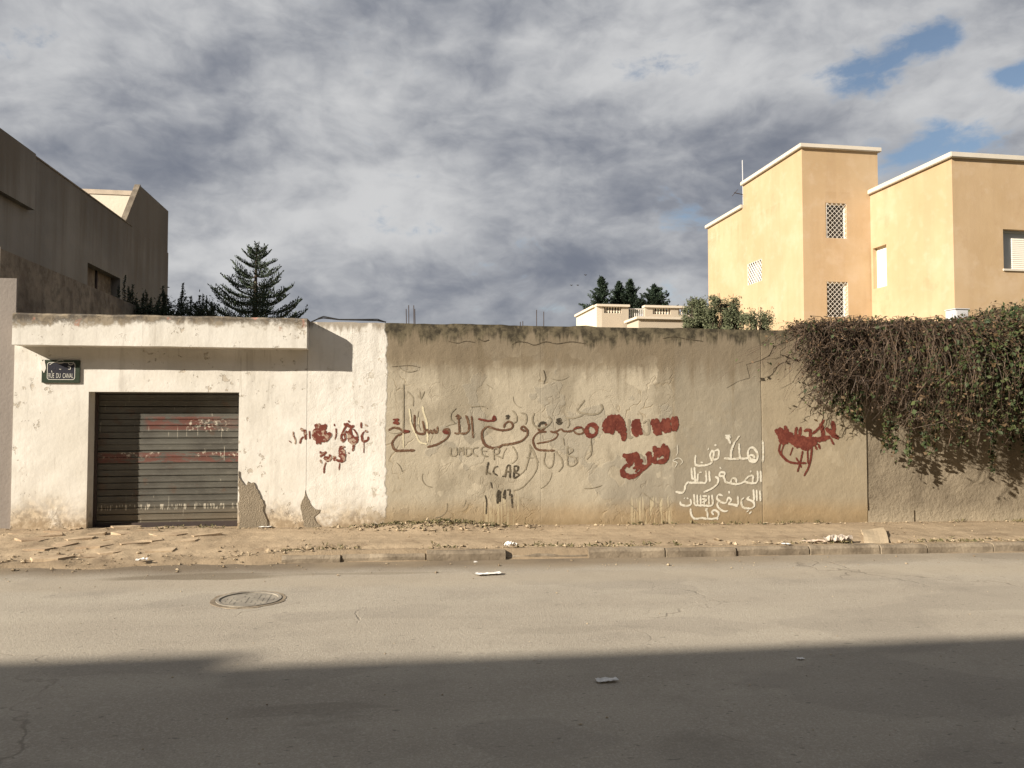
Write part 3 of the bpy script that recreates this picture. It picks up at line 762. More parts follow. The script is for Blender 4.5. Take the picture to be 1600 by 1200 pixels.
def stroke(mb, pts, w, jit=.26, taper=.5):
    pts = spline(pts); n = len(pts); SO[0] += 1; ph = random.random()*99; vs = []; fs = []
    for i, p in enumerate(pts):
        d = (pts[min(i+1, n-1)]-pts[max(i-1, 0)]); d = d.normalized() if d.length > 0 else Vector((1, 0)); nn = Vector((-d.y, d.x))
        e = min(i, n-1-i)*1.2; tp = min(1, taper+(1-taper)*e/(w*.7+.1)); tp *= .72+.5*abs(math.sin(math.atan2(d.y, d.x)+.9))
        w1 = w*.5*tp*(1+jit*(mnoise.noise((i*.45, ph, 0))*1.3+mnoise.noise((i*1.7, ph, 3))*1.5)); w2 = w*.5*tp*(1+jit*(mnoise.noise((i*.45, ph, 9))*1.3+mnoise.noise((i*1.7, ph, 13))*1.5))
        off = .0034+(SO[0] % 12)*.00022+i*.000004
        for q in (p+nn*w1, p-nn*w2):
            k = PY(q.x, q.y, YW); vs.append((k.x, YW-off+float(wdisp(k.x, k.z)), k.z))
    for i in range(n-1): fs.append((2*i, 2*i+1, 2*i+3, 2*i+2))
    mb.add(vs, fs)
def cropmap(ox, oy, s): return lambda pts: [(ox+x/s, oy+y/s) for x, y in pts]
A_ = cropmap(600, 600, 5.216); B_ = cropmap(820, 600, 5.219); C_ = cropmap(1040, 650, 5.333); D_ = cropmap(440, 640, 10)
WM = {'brown_paint': .95, 'white_paint': 1.2, 'red_oxide_paint': 1.25, 'chipped_red_paint': 1.2, 'crack_shadow': .55, 'black_spray': 1.35, 'faded_spray': 1.1}
def group(name, m, strokes, lab=None, parent=None):
    mb = MB()
    for (pts, w) in strokes: stroke(mb, pts, w*WM.get(m.name, 1.1))
    o = mb.build(name, m, parent or wall)
    if lab: o['label'] = lab
    return o
W3 = 3.6
main = [(A_([(35, 378), (75, 357), (120, 362), (150, 380), (205, 385), (160, 400), (110, 420), (75, 460), (68, 500), (95, 540), (160, 543), (250, 540)]), 3.4),
        (A_([(248, 250), (248, 330), (255, 385), (290, 405), (330, 402), (350, 372), (365, 398), (380, 378), (393, 402), (408, 372), (415, 395), (432, 392), (436, 345)]), 3.3),
        (A_([(312, 300), (325, 350), (330, 398)]), 3),
        (A_([(515, 405), (485, 392), (490, 370), (520, 368), (532, 400), (512, 440), (440, 488), (350, 515)]), 3.2),
        (A_([(600, 245), (608, 300), (612, 395), (572, 400)]), 3), (A_([(612, 400), (660, 402), (690, 375), (686, 310), (665, 255)]), 3.2), (A_([(580, 268), (600, 255), (622, 275), (590, 282)]), 2.4),
        (A_([(712, 260), (718, 340), (725, 440)]), 2.8),
        (A_([(835, 345), (870, 354), (920, 370), (975, 376), (1035, 362), (1047, 330), (1020, 305), (985, 325), (975, 358)]), 3),
        (A_([(835, 345), (803, 380), (797, 430), (820, 490), (870, 518), (920, 518), (960, 500)]), 3.8),
        (A_([(1150, 385), (1115, 365), (1130, 345), (1160, 368), (1167, 410), (1130, 455), (1060, 482), (955, 497)]), 3.2),
        (B_([(170, 352), (130, 382), (108, 360), (125, 325), (165, 322), (175, 350)]), 3), (B_([(175, 388), (112, 395), (70, 440), (75, 500), (115, 537), (245, 543)]), 3),
        (B_([(205, 385), (245, 392), (290, 368), (312, 382), (350, 387), (392, 376), (425, 350), (470, 362), (478, 395), (430, 408), (398, 384)]), 2.8),
        (B_([(245, 392), (266, 408), (250, 440), (200, 465), (95, 486)]), 2.4), (B_([(470, 380), (512, 350)]), 2.6)]
group('graffiti_text', P_brown, main, 'long brown Arabic slogan brushed across the middle of the wall')
ring = [(543+42*math.cos(a), 378+46*math.sin(a)) for a in np.linspace(0, 6.5, 16)]
group('graffiti_mark', P_red, [(B_(ring), 5), (B_([(520, 345), (500, 372), (508, 405)]), 5), (A_([(72, 290), (115, 290), (78, 315), (118, 322), (95, 300)]), 2.2),
      (A_([(765, 285), (850, 300), (905, 292), (895, 262), (880, 300)]), 2.2), (A_([(478, 385), (520, 400), (495, 378)]), 3), (B_([(395, 365), (465, 350)]), 2), (A_([(160, 380), (205, 388)]), 3)], 'red strokes touching up the brown slogan')
group('graffiti_mark', P_dark, [(A_([(990, 262), (1015, 265), (1000, 280), (1018, 278)]), 3.4), (B_([(255, 292), (290, 295), (265, 312), (295, 318), (275, 325)]), 3.8), (B_([(112, 348), (130, 318), (172, 316)]), 3)], 'black dots of the slogan')
group('graffiti_text', P_faint, [(B_([(325, 272), (390, 278), (440, 265), (475, 252)]), 1.9), (B_([(485, 130), (445, 185), (425, 210), (450, 232), (540, 247), (600, 237), (632, 200), (618, 160)]), 2.4),
      (B_([(75, 235), (60, 290), (80, 340), (130, 360), (185, 340), (212, 300), (190, 258)]), 2.2), (B_([(345, 275), (360, 320), (345, 360)]), 1.8),
      (A_([(1110, 235), (1150, 245), (1160, 290), (1150, 330)]), 1.8), (A_([(1045, 215), (1075, 255), (1080, 300), (1050, 320)]), 1.8), (A_([(700, 185), (800, 180), (840, 200)]), 1.2),
      (A_([(585, 195), (545, 240), (545, 290), (575, 318)]), 1.6), (A_([(155, 0), (158, 180), (155, 380)]), 1.6), (A_([(290, 60), (300, 120), (330, 60)]), 1.6), (A_([(190, 60), (235, 110), (235, 180)]), 1.4),
      (A_([(500, 345), (560, 325), (590, 320)]), 1.2)], 'faded older scrawl above the brown slogan')
g3 = [(A_([(830, 740), (850, 635)]), 2), (A_([(845, 720), (868, 735)]), 1.4), (A_([(930, 672), (900, 680), (890, 720), (925, 745)]), 1.5), (A_([(985, 760), (1000, 675), (1025, 668), (1025, 765)]), 1.7), (A_([(990, 715), (1035, 712)]), 1.5), (A_([(1060, 665), (1055, 770)]), 1.7), (A_([(1060, 668), (1090, 672), (1085, 705), (1060, 715), (1100, 740), (1055, 770)]), 1.6), (A_([(965, 748), (970, 755)]), 2),
      (A_([(922, 975), (925, 880), (942, 875), (940, 960)]), 2.2), (A_([(968, 930), (985, 865), (985, 940)]), 1.8), (A_([(1000, 865), (1025, 862), (1022, 910)]), 1.6), (A_([(1040, 895), (1045, 1010)]), 1.8), (A_([(822, 905), (835, 960), (830, 1060)]), 1.3), (A_([(870, 800), (880, 850)]), 1.2)]
group('graffiti_text', P_dark, g3, 'small black letters A.C.A.B with strokes below')
g4 = [(A_([(545, 520), (545, 580), (590, 575), (588, 515)]), 2), (A_([(608, 580), (615, 520), (630, 545), (642, 515), (645, 580)]), 2), (A_([(668, 515), (668, 582), (705, 570), (712, 535), (668, 515)]), 2), (A_([(765, 515), (728, 525), (722, 565), (762, 588)]), 2), (A_([(835, 505), (795, 520), (800, 575), (845, 590)]), 1.8), (A_([(800, 545), (835, 545)]), 1.6), (A_([(895, 620), (895, 530), (935, 530), (930, 565), (900, 572), (965, 605)]), 1.6), (A_([(965, 605), (975, 560), (1000, 520)]), 1.4),
      (A_([(1045, 505), (1078, 560), (1080, 610), (1040, 650)]), 1.7), (A_([(1185, 490), (1190, 560), (1150, 690), (1100, 745)]), 1.6), (A_([(1190, 500), (1235, 590), (1240, 700), (1140, 830), (1050, 870)]), 1.6), (A_([(1160, 600), (1215, 600)]), 1.4),
      (B_([(45, 520), (30, 600), (5, 700)]), 1.6), (B_([(45, 520), (85, 600), (110, 640)]), 1.6), (B_([(165, 555), (155, 640), (190, 680), (225, 660), (235, 560)]), 1.7), (B_([(310, 440), (320, 500)]), 1.3), (B_([(245, 545), (295, 610), (305, 670), (270, 715)]), 1.6), (B_([(345, 510), (350, 660), (415, 650), (405, 600), (350, 580), (390, 540), (345, 510)]), 1.7), (B_([(535, 440), (540, 560), (500, 615)]), 1.5)]
group('graffiti_text', P_faint, g4, 'faded grey capital letters sprayed below the brown slogan')
# scraped and curling scratches in the render
sc = []
rs_ = random.Random(5)
for k in range(15):
    px, py = rs_.uniform(618, 1010), rs_.uniform(560, 800); a = rs_.uniform(-1.1, 1.1) + (1.1 if py > 700 else 1.5); L = rs_.uniform(10, 34); cv = rs_.uniform(-.07, .07); pts = []
    for q in range(6):
        pts.append((px, py)); px += math.cos(a)*L/5; py += math.sin(a)*L/5; a += cv*L/5
    sc.append((pts, rs_.uniform(.6, 1.1)))
group('scratch_marks', P_faint, sc, 'curling trowel scratches in the pale render')
P_crack = flatpaint('crack_shadow', (.06, .048, .032), (.16, .125, .08), .6)
group('crack', P_crack, [([(700, 533), (715, 536), (728, 533), (742, 535)], 1.3), ([(748, 530), (756, 533), (764, 531)], 2.2), ([(800, 539), (808, 534), (822, 535), (835, 539), (852, 534), (870, 537), (892, 534), (915, 537)], 1.7), ([(1035, 529), (1052, 526), (1075, 530), (1098, 533)], 1.5),
      ([(612, 573), (640, 571), (656, 574)], .9), ([(849, 578), (852, 590), (849, 600)], 2.0)], 'dark cracks under the head of the wall')
# red covered-up text on the right
red = [(B_([(660, 400), (655, 310), (700, 275), (720, 285), (705, 410)]), 7), (B_([(680, 300), (690, 400)]), 9), (B_([(690, 275), (760, 280), (790, 330), (805, 420), (800, 465)]), 7.5), (B_([(740, 300), (775, 400)]), 7), (B_([(715, 268), (790, 275)]), 4),
       (B_([(885, 295), (890, 370), (915, 430)]), 6), (B_([(925, 285), (925, 350), (950, 415)]), 6.5), (B_([(905, 285), (915, 400)]), 6),
       (B_([(1040, 285), (1055, 340), (1080, 420)]), 6), (B_([(1068, 280), (1085, 340), (1105, 415)]), 6), (B_([(1130, 280), (1135, 350), (1150, 400)]), 6.5), (B_([(1165, 275), (1165, 340), (1175, 395)]), 6.5), (B_([(1205, 265), (1210, 330), (1205, 385)]), 5), (B_([(1230, 262), (1235, 330), (1225, 385)]), 5), (B_([(1180, 300), (1215, 300)]), 5)]
group('graffiti_paint', P_red, red, 'row of thick red bars hiding a word at the right of the slogan')
red2 = [(B_([(795, 580), (850, 590), (905, 575), (930, 600)]), 6), (B_([(830, 600), (860, 640), (840, 680)]), 8), (B_([(880, 590), (930, 630), (960, 620)]), 9), (B_([(835, 650), (795, 700), (810, 740), (870, 755), (920, 735), (960, 690)]), 5.5), (B_([(900, 640), (960, 680), (1000, 665)]), 8), (B_([(985, 580), (1010, 570), (1015, 640), (990, 680)]), 6), (B_([(880, 690), (930, 670), (900, 720)]), 4), (B_([(1010, 600), (1035, 640)]), 6),
        (B_([(1050, 505), (1070, 560), (1050, 620), (1080, 640)]), 6), (B_([(1135, 485), (1105, 560), (1085, 600)]), 6), (B_([(1150, 500), (1155, 570), (1140, 620), (1075, 640)]), 7), (B_([(1075, 530), (1120, 560), (1150, 540)]), 7), (B_([(1165, 560), (1165, 620)]), 3)]
group('graffiti_paint', P_red, red2, 'red blotted-out word below the row of bars')
group('graffiti_mark', P_grey, [(B_([(850, 285), (845, 350), (848, 430), (880, 432)]), 3.6), (B_([(1005, 285), (1012, 345), (1008, 400), (970, 402), (962, 375)]), 3.6), (B_([(960, 320), (990, 300)]), 3), (B_([(935, 570), (965, 600), (975, 640)]), 2.4), (B_([(785, 410), (800, 455)]), 3)], 'grey remains of letters between the red bars')
red3 = [(C_([(915, 110), (945, 150), (965, 210), (1020, 220)]), 5.5), (C_([(940, 100), (985, 160), (1010, 200)]), 7), (C_([(990, 80), (1020, 140), (1060, 150)]), 4), (C_([(935, 160), (1010, 180), (1100, 190), (1180, 200)]), 8), (C_([(1000, 150), (1080, 215), (1160, 235), (1260, 220)]), 9), (C_([(1090, 90), (1085, 160), (1130, 170)]), 3.5), (C_([(1125, 90), (1115, 170)]), 4), (C_([(1150, 125), (1200, 120), (1200, 180), (1150, 190)]), 4), (C_([(1110, 240), (1180, 265), (1215, 230)]), 7), (C_([(1200, 190), (1290, 195), (1370, 170)]), 6), (C_([(1220, 150), (1280, 95), (1320, 30)]), 4), (C_([(1290, 60), (1310, 150), (1290, 200)]), 5), (C_([(1385, 40), (1400, 110), (1385, 180)]), 5), (C_([(1330, 100), (1390, 150), (1440, 190)]), 5),
        (C_([(955, 225), (945, 290), (1000, 365), (1075, 392), (1170, 390)]), 2.4), (C_([(985, 230), (965, 310), (1010, 370)]), 1.8), (C_([(1215, 240), (1210, 330), (1190, 420), (1150, 500)]), 2.6), (C_([(1140, 290), (1120, 380), (1095, 465)]), 2.2), (C_([(1085, 345), (1130, 430)]), 2), (C_([(1180, 260), (1185, 400)]), 2), (C_([(1060, 260), (1035, 330)]), 1.8), (C_([(1240, 240), (1260, 280)]), 2.4), (C_([(1270, 230), (1285, 275)]), 2.2), (C_([(1370, 180), (1400, 240)]), 2.2)]
group('graffiti_paint', P_red, red3, 'red crossed-out scrawl beside the hanging creeper')
# white text block
wt = [(C_([(808, 200), (812, 300), (808, 385)]), 2.6), (C_([(765, 372), (705, 355), (685, 310), (705, 265), (740, 272), (765, 320), (755, 375), (715, 380), (690, 345), (720, 325), (745, 350)]), 2.6), (C_([(692, 350), (640, 355), (618, 330), (610, 228)]), 2.6), (C_([(622, 352), (560, 358), (485, 352)]), 2.8), (C_([(615, 165), (570, 225), (545, 295), (545, 355)]), 3), (C_([(540, 230), (520, 190), (500, 182), (535, 178), (495, 160)]), 2.4), (C_([(500, 165), (540, 158)]), 1.6),
      (C_([(410, 235), (418, 250)]), 3.2), (C_([(405, 290), (440, 285), (435, 350), (395, 360), (400, 310), (385, 290), (370, 330), (385, 385), (330, 410), (262, 412), (245, 390), (248, 325)]), 2.5), (C_([(290, 385), (310, 390)]), 2.4), (C_([(360, 265), (350, 285)]), 1.8),
      (C_([(790, 455), (795, 550)]), 2.6), (C_([(765, 455), (765, 545), (720, 560), (660, 545), (690, 505), (725, 500), (725, 560)]), 2.5), (C_([(705, 455), (712, 470)]), 3), (C_([(660, 545), (610, 565), (545, 560), (555, 520), (585, 525), (590, 560)]), 2.4), (C_([(545, 560), (500, 550), (480, 505), (450, 500), (455, 470), (490, 475), (485, 505)]), 2.4), (C_([(450, 425), (462, 440)]), 2),
      (C_([(410, 505), (435, 520), (430, 560), (390, 600), (315, 635)]), 2.6), (C_([(362, 455), (368, 548)]), 2.5), (C_([(335, 455), (335, 550), (280, 555), (190, 555)]), 2.5), (C_([(270, 480), (265, 550)]), 2.2), (C_([(240, 425), (245, 550)]), 2.5), (C_([(215, 430), (222, 520), (245, 520), (250, 550)]), 2.4), (C_([(190, 545), (165, 575), (155, 620), (130, 640), (80, 630)]), 2.8), (C_([(280, 470), (300, 468)]), 2.2),
      (C_([(785, 620), (790, 710)]), 2.4), (C_([(758, 615), (760, 708)]), 2.4), (C_([(732, 610), (735, 700), (715, 715)]), 2.4), (C_([(700, 670), (680, 690), (730, 715), (735, 755), (690, 770), (640, 755), (632, 700), (655, 680)]), 2.4), (C_([(672, 800), (690, 785)]), 2.4), (C_([(695, 815), (715, 795)]), 2.4),
      (C_([(600, 665), (602, 735), (560, 738), (520, 735)]), 2.4), (C_([(575, 750), (600, 752)]), 2), (C_([(520, 735), (545, 700), (520, 680), (505, 720), (470, 720), (430, 690), (440, 655), (475, 665)]), 2.3), (C_([(525, 625), (530, 645)]), 2.6), (C_([(440, 710), (430, 740), (450, 775), (490, 795), (520, 788)]), 2.2),
      (C_([(385, 655), (388, 740), (300, 745), (240, 742)]), 2.4), (C_([(360, 660), (360, 740)]), 2.2), (C_([(325, 680), (320, 740)]), 2), (C_([(290, 655), (292, 740)]), 2.2), (C_([(262, 655), (265, 740)]), 2.4), (C_([(300, 690), (340, 700), (300, 720)]), 2), (C_([(235, 650), (240, 740)]), 2.4), (C_([(205, 690), (208, 735), (165, 748), (125, 735), (120, 712)]), 2.4), (C_([(150, 690), (162, 680)]), 2), (C_([(175, 680), (188, 690)]), 2), (C_([(305, 665), (345, 668)]), 2),
      (C_([(205, 770), (215, 830), (245, 855), (300, 850), (335, 855), (390, 855), (430, 845), (440, 810), (415, 785), (385, 795), (400, 825)]), 2.3), (C_([(330, 780), (345, 800), (350, 850)]), 2.2), (C_([(330, 770), (350, 775)]), 2), (C_([(425, 850), (435, 862)]), 3)]
group('graffiti_text', P_white, wt, 'four lines of white Arabic writing at the right of the wall')
# old pale daub
group('graffiti_mark', P_white, [(C_([(75, 430), (95, 390), (60, 370), (110, 350), (140, 380), (120, 405)]), .9), (C_([(95, 240), (100, 300), (85, 330)]), .8)], 'thin white scrawl at the left of the white writing')
group('graffiti_mark', flatpaint('lime_dribble', (.60, .54, .38), (.48, .42, .29), .5), [(A_([(205, 200), (215, 280), (220, 320), (250, 400)]), 2.2), (A_([(312, 180), (325, 240), (350, 330), (355, 470)]), 2.6), (A_([(255, 400), (290, 470), (350, 490)]), 2), (A_([(155, 400), (158, 520)]), 1.6), (A_([(285, 270), (280, 330)]), 1.4)], 'pale lime dribbles behind the slogan')
# dark red blotches on the white end
rb = [(D_([(530, 225), (560, 300), (550, 400), (580, 460)]), 6), (D_([(580, 215), (600, 330), (620, 420)]), 7), (D_([(640, 235), (650, 330), (660, 430), (640, 500)]), 7), (D_([(690, 225), (660, 300), (580, 340)]), 6), (D_([(520, 300), (510, 420), (560, 480), (545, 540)]), 5), (D_([(560, 420), (640, 470), (720, 440), (745, 390), (700, 380)]), 6), (D_([(590, 480), (600, 540)]), 4), (D_([(680, 500), (740, 450)]), 4),
      (D_([(365, 310), (370, 400), (375, 470)]), 3.6), (D_([(290, 300), (320, 310), (340, 340)]), 3.6), (D_([(340, 420), (300, 470), (285, 530)]), 3), (D_([(435, 330), (440, 460)]), 1.8),
      (D_([(975, 210), (1000, 260), (960, 340), (930, 440), (965, 495), (995, 440), (975, 350)]), 3), (D_([(1010, 210), (1050, 250), (1110, 270), (1120, 240)]), 4), (D_([(1090, 280), (1070, 350), (1100, 430), (1160, 460), (1200, 465)]), 4.5), (D_([(1050, 380), (1060, 470), (1110, 510), (1165, 500), (1160, 420)]), 4), (D_([(1130, 500), (1120, 590), (1105, 650)]), 3), (D_([(1120, 300), (1170, 370), (1190, 440)]), 1.6), (D_([(1000, 330), (1050, 380), (1090, 390)]), 3), (D_([(1040, 170), (1055, 200)]), 2.4),
      (D_([(1300, 330), (1350, 350)]), 3), (D_([(1290, 340), (1255, 400), (1265, 480), (1300, 495), (1345, 470), (1355, 420)]), 3), (D_([(1240, 190), (1245, 290)]), 2.4), (D_([(1300, 230), (1345, 260)]), 1.8), (D_([(1285, 500), (1282, 680)]), .9),
      (D_([(820, 220), (825, 260)]), 1.8), (D_([(850, 290), (850, 400), (825, 470)]), 1.6), (D_([(180, 340), (185, 400), (215, 480), (210, 540)]), 1.6), (D_([(110, 480), (150, 520)]), 1),
      (D_([(930, 570), (930, 680), (940, 780)]), 7), (D_([(900, 580), (990, 580)]), 2.6), (D_([(970, 620), (965, 790), (850, 790)]), 4), (D_([(820, 720), (830, 800)]), 5), (D_([(760, 700), (740, 780), (700, 800)]), 6), (D_([(700, 660), (640, 700), (600, 740)]), 5), (D_([(660, 740), (720, 770), (765, 790)]), 6), (D_([(600, 650), (620, 700)]), 3), (D_([(600, 780), (625, 840)]), 2), (D_([(690, 820), (665, 900), (660, 995)]), 2), (D_([(905, 830), (895, 945)]), 1.3), (D_([(1045, 665), (1048, 690)]), 1.6)]
group('graffiti_paint', P_redw, rb, 'dark red blotches covering letters on the white end of the wall')

# ------------------------------------------------------------------ street sign
a = PY(66, 598, YW); b = PY(126, 563, YW)
sg_ = thing('street_sign', 'green enamel street name plate with peeling top on the white garage wall', 'sign', ((a.x+b.x)/2, YW, a.z))
def rrect(x0, x1, z0, z1, r, n=5):
    pts = []
    for cx, cz, s in ((x1-r, z0+r, -90), (x1-r, z1-r, 0), (x0+r, z1-r, 90), (x0+r, z0+r, 180)):
        for k in range(n+1): w = R(s+90*k/n); pts.append((cx+r*math.cos(w), cz+r*math.sin(w)))
    return pts
w_, h_ = b.x-a.x, b.z-a.z; yp = YW-.022
m = MB(); m.prism(rrect(a.x, b.x, a.z, b.z, .008), yp, YW+.005); m.build('plate', M_green, sg_)
ix0, ix1, iz0, iz1 = a.x+w_*.14, b.x-w_*.12, a.z+h_*.13, b.z-h_*.10
m = MB(); o1 = rrect(ix0, ix1, iz0, iz1, .03); o2 = rrect(ix0+.007, ix1-.007, iz0+.007, iz1-.007, .024); n = len(o1)
m.add([(x, yp-.002, z) for x, z in o1]+[(x, yp-.002, z) for x, z in o2], [(i, (i+1) % n, (i+1) % n+n, i+n) for i in range(n)]); m.build('border', M_letter, sg_)
m = MB(); m.prism(rrect(ix0+.008, ix1-.008, iz0+.008, iz1-.008, .022), yp-.0012, yp+.001); m.build('field', M_navy, sg_)
def text(body, x0, x1, z0, z1, y, name, m_, parent):
    cu = bpy.data.curves.new('t', 'FONT'); cu.body = body; cu.size = 1; ob = bpy.data.objects.new('t', cu)
    COL.objects.link(ob); dg = bpy.context.evaluated_depsgraph_get(); me = bpy.data.meshes.new_from_object(ob.evaluated_get(dg)); bpy.data.objects.remove(ob)
    co = np.array([v.co[:] for v in me.vertices]); mn, mx_ = co.min(0), co.max(0); o0 = WL[parent.name]
    for v in me.vertices:
        u = (v.co.x-mn[0])/(mx_[0]-mn[0]); q = (v.co.y-mn[1])/(mx_[1]-mn[1]); v.co = (x0+u*(x1-x0)-o0.x, y-o0.y, z0+q*(z1-z0)-o0.z)
    me.materials.clear(); me.materials.append(m_); o = bpy.data.objects.new(name, me); COL.objects.link(o); o.parent = parent; return o
text('RUE  DU  CANAL', ix0+.02, ix1-.02, iz0+h_*.08, iz0+h_*.29, yp-.004, 'lettering', M_letter, sg_)
# remains of the Arabic line, scraped
m = MB(); SX = lambda pts: [(40+x/13.333, 540+y/13.333) for x, y in pts]
def sstroke(mb, pts, w, y):
    P = spline(pts, .5); vs = []; fs = []; n = len(P)
    for i, p in enumerate(P):
        d = (P[min(i+1, n-1)]-P[max(i-1, 0)]).normalized(); nn = Vector((-d.y, d.x))
        for q in (p+nn*w/2, p-nn*w/2): k = PY(q.x, q.y, y); vs.append((k.x, y-.00002*i, k.z))
    mb.add(vs, [(2*i, 2*i+1, 2*i+3, 2*i+2) for i in range(n-1)])
for j, s in enumerate([[(500, 400), (560, 360), (620, 345), (700, 370), (790, 360)], [(640, 330), (740, 300), (790, 320)], [(880, 350), (920, 400), (980, 390), (1000, 340)], [(880, 430), (930, 450), (930, 490), (890, 495)], [(540, 520), (550, 560)], [(700, 490), (740, 495)]]):
    sstroke(m, SX(s), .9, yp-.005-j*.0004)
m.build('lettering', M_letter, sg_)
patch('peeled_spot', [(63, 566), (70, 562), (72, 575), (69, 583), (65, 577)], sg_, M_white, Y=yp, th=.003, jit=.001)

# wall cable lying along the top from the slab end
cb = MB(); pts = [PY(x, y, YW+.05) for x, y in [(486, 505), (496, 500), (505, 498), (530, 501), (560, 502), (590, 503), (603, 505)]]
cb.tube([(p.x, YW+.03+.03*math.sin(i), p.z+.012) for i, p in enumerate(pts)], .009, 6)
cb.tube([(p.x, YW+.06+.04*math.sin(i*1.3+1), p.z+.025+.012*math.sin(i*2)) for i, p in enumerate(pts[1:])], .007, 6)
tag(cb.build('cable', M_black, origin=(pts[0].x, YW, ZT)), 'black cable lying loose along the top of the white wall end', 'cable')
# reinforcement rods standing on the wall
def rods(lst, lab):
    x0 = PY(lst[0][0], 500, YW+.1); t_ = thing('reinforcement_bars', lab, 'steel bars', (x0.x, YW+.1, ZT-.05), 'steel bars standing on the wall')
    for (pb, yb, pt, yt) in lst:
        a = PY(pb, yb, YW+.1); b = PY(pt, yt, YW+.1); MB().tube([(a.x, YW+.1, ZT-.12), (b.x, YW+.1+random.uniform(-.02, .02), b.z)], .0055, 6).build('rod', M_steel, t_)
    return t_
rods([(635.5, 505, 634.5, 483), (639, 505, 638.5, 477), (647, 505, 646.5, 477), (649, 505, 648, 483)], 'four thin rusty rods on the wall near the whitewashed end')
rods([(838.5, 508, 838.5, 484), (849.5, 508, 849.5, 487)], 'pair of thin rusty rods on the middle of the wall')
rods([(813, 508, 813, 503), (817, 508, 817, 502)], 'two short rod stubs left of the middle pair of rods')

# ================================================================== LEFT HOUSE
house = thing('house', 'weathered grey concrete house with slanted rooftop wall above the garage', 'house', (-8, 12, 0))
XB = -6.5
yA, yB = 10.6, PX(205, 400, XB).y; zP = PX(107, 283, XB).z
w0 = PX(137, 415, XB).y; w1 = PX(188, 432, XB).y; zw1 = PX(137, 410, XB).z; zw0 = zw1-1.4
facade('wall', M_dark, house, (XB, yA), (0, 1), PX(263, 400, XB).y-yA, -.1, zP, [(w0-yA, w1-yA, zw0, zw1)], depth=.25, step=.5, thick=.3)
win = MB().box(XB-.24, XB-.2, w0, w1, zw0, zw1).build('window', M_mould, house)
MB().box(XB-.2, XB-.16, w0, w1, (zw0+zw1)/2-.03, (zw0+zw1)/2+.03).box(XB-.2, XB-.16, (w0+w1)/2-.03, (w0+w1)/2+.03, zw0, zw1).build('frame', M_steel, win)
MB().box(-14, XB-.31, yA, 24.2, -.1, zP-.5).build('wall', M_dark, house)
MB().box(XB-.34, XB+.015, yA, yB, zP, zP+.03).build('coping', M_mould, house)
# projecting band over the near part
pe = PX(43, 328, XB); MB().box(XB+.002, XB+.12, yA, pe.y, pe.z, zP-.02).build('balcony_band', M_dark, house)
# rooftop room with raking cheek wall
yF = PX(219, 290, XB).y; zR = PX(219, 290, XB).z; yE = PX(263, 332, XB).y; zR2 = zR
ca = PX(200, 356, XB)
def prism_x(mb, poly, x0, x1):
    n = len(poly); mb.add([(x0, y, z) for y, z in poly]+[(x1, y, z) for y, z in poly], [tuple(range(n)), tuple(range(2*n-1, n-1, -1))]+[(i, (i+1) % n, (i+1) % n+n, i+n) for i in range(n)])
m = MB(); prism_x(m, [(ca.y-.15, zP+.0005), (yF, zR), (yE, zR), (yE, zP+.0005)], XB-.12, XB); m.build('cheek_wall', M_dark, house)
m = MB(); prism_x(m, [(ca.y-.20, zP+.03), (yF-.03, zR+.02), (yF+.05, zR+.02), (yF, zR-.001), (ca.y-.152, zP+.03)], XB-.125, XB+.010); m.build('cheek_edge_strip', M_mould, house)  # thin dark brown strip along the sloping edge, darker than the cheek
MB().box(-13, XB-.122, yF+.55, yE, zP-.3, zR-.12).build('rooftop_room', M_cream, house)
MB().box(-13, XB-.123, yF+.53, yE, zR-.12, zR).build('roof_slab', M_slab2, house)
low = thing('side_wall', 'mould stained yard wall running back beside the garage roof', 'wall', (-4.6, 12.5, 0))
zl = PX(100, 430, -4.82).z
MB().box(-6.4, -4.82, YW+.06, 16.6, -.1, zl).build('wall', M_mould, low)
MB().box(-6.4, -4.80, YW+.045, YW+.058, PY(3, 433, YW+.04).z, zl+.01).build('whitewashed_end', M_cream, low)
MB().box(-9, XL-.004, YW+.02, YW+.044, -.1, PY(3, 434, YW).z).build('grey_wall_face', M_grey, low)
MB().box(-9, -4.52, YW+.02, YW+.10, PY(3, 441, YW).z, PY(3, 434, YW).z+.003).build('ledge', M_mould, low) if False else None

# ================================================================== OCHRE HOUSE
och = thing('house', 'tall ochre rendered house with stair tower and pale flat roof edges', 'house', (18, 28, 0))
XT = PY(1255, 400, 28).x; YT = 28.0; XT2 = PY(1372, 300, YT).x; YTb = PX(1161, 300, XT).y; YTc = PX(1106, 360, XT).y
ZTW = PY(1300, 234, YT).z; ZLO = PX(1130, 343, XT).z
ww = [(PY(1292, 340, YT).x, PY(1325, 340, YT).x, PY(1300, 372, YT).z, PY(1300, 317, YT).z), (PY(1292, 460, YT).x, PY(1325, 460, YT).x, PY(1300, 495, YT).z, PY(1300, 440, YT).z)]
facade('wall', M_orange, och, (XT, YT), (1, 0), XT2-XT, 0, ZTW, [(w[0]-XT, w[1]-XT, w[2], w[3]) for w in ww], depth=.22, step=1.2, thick=0)
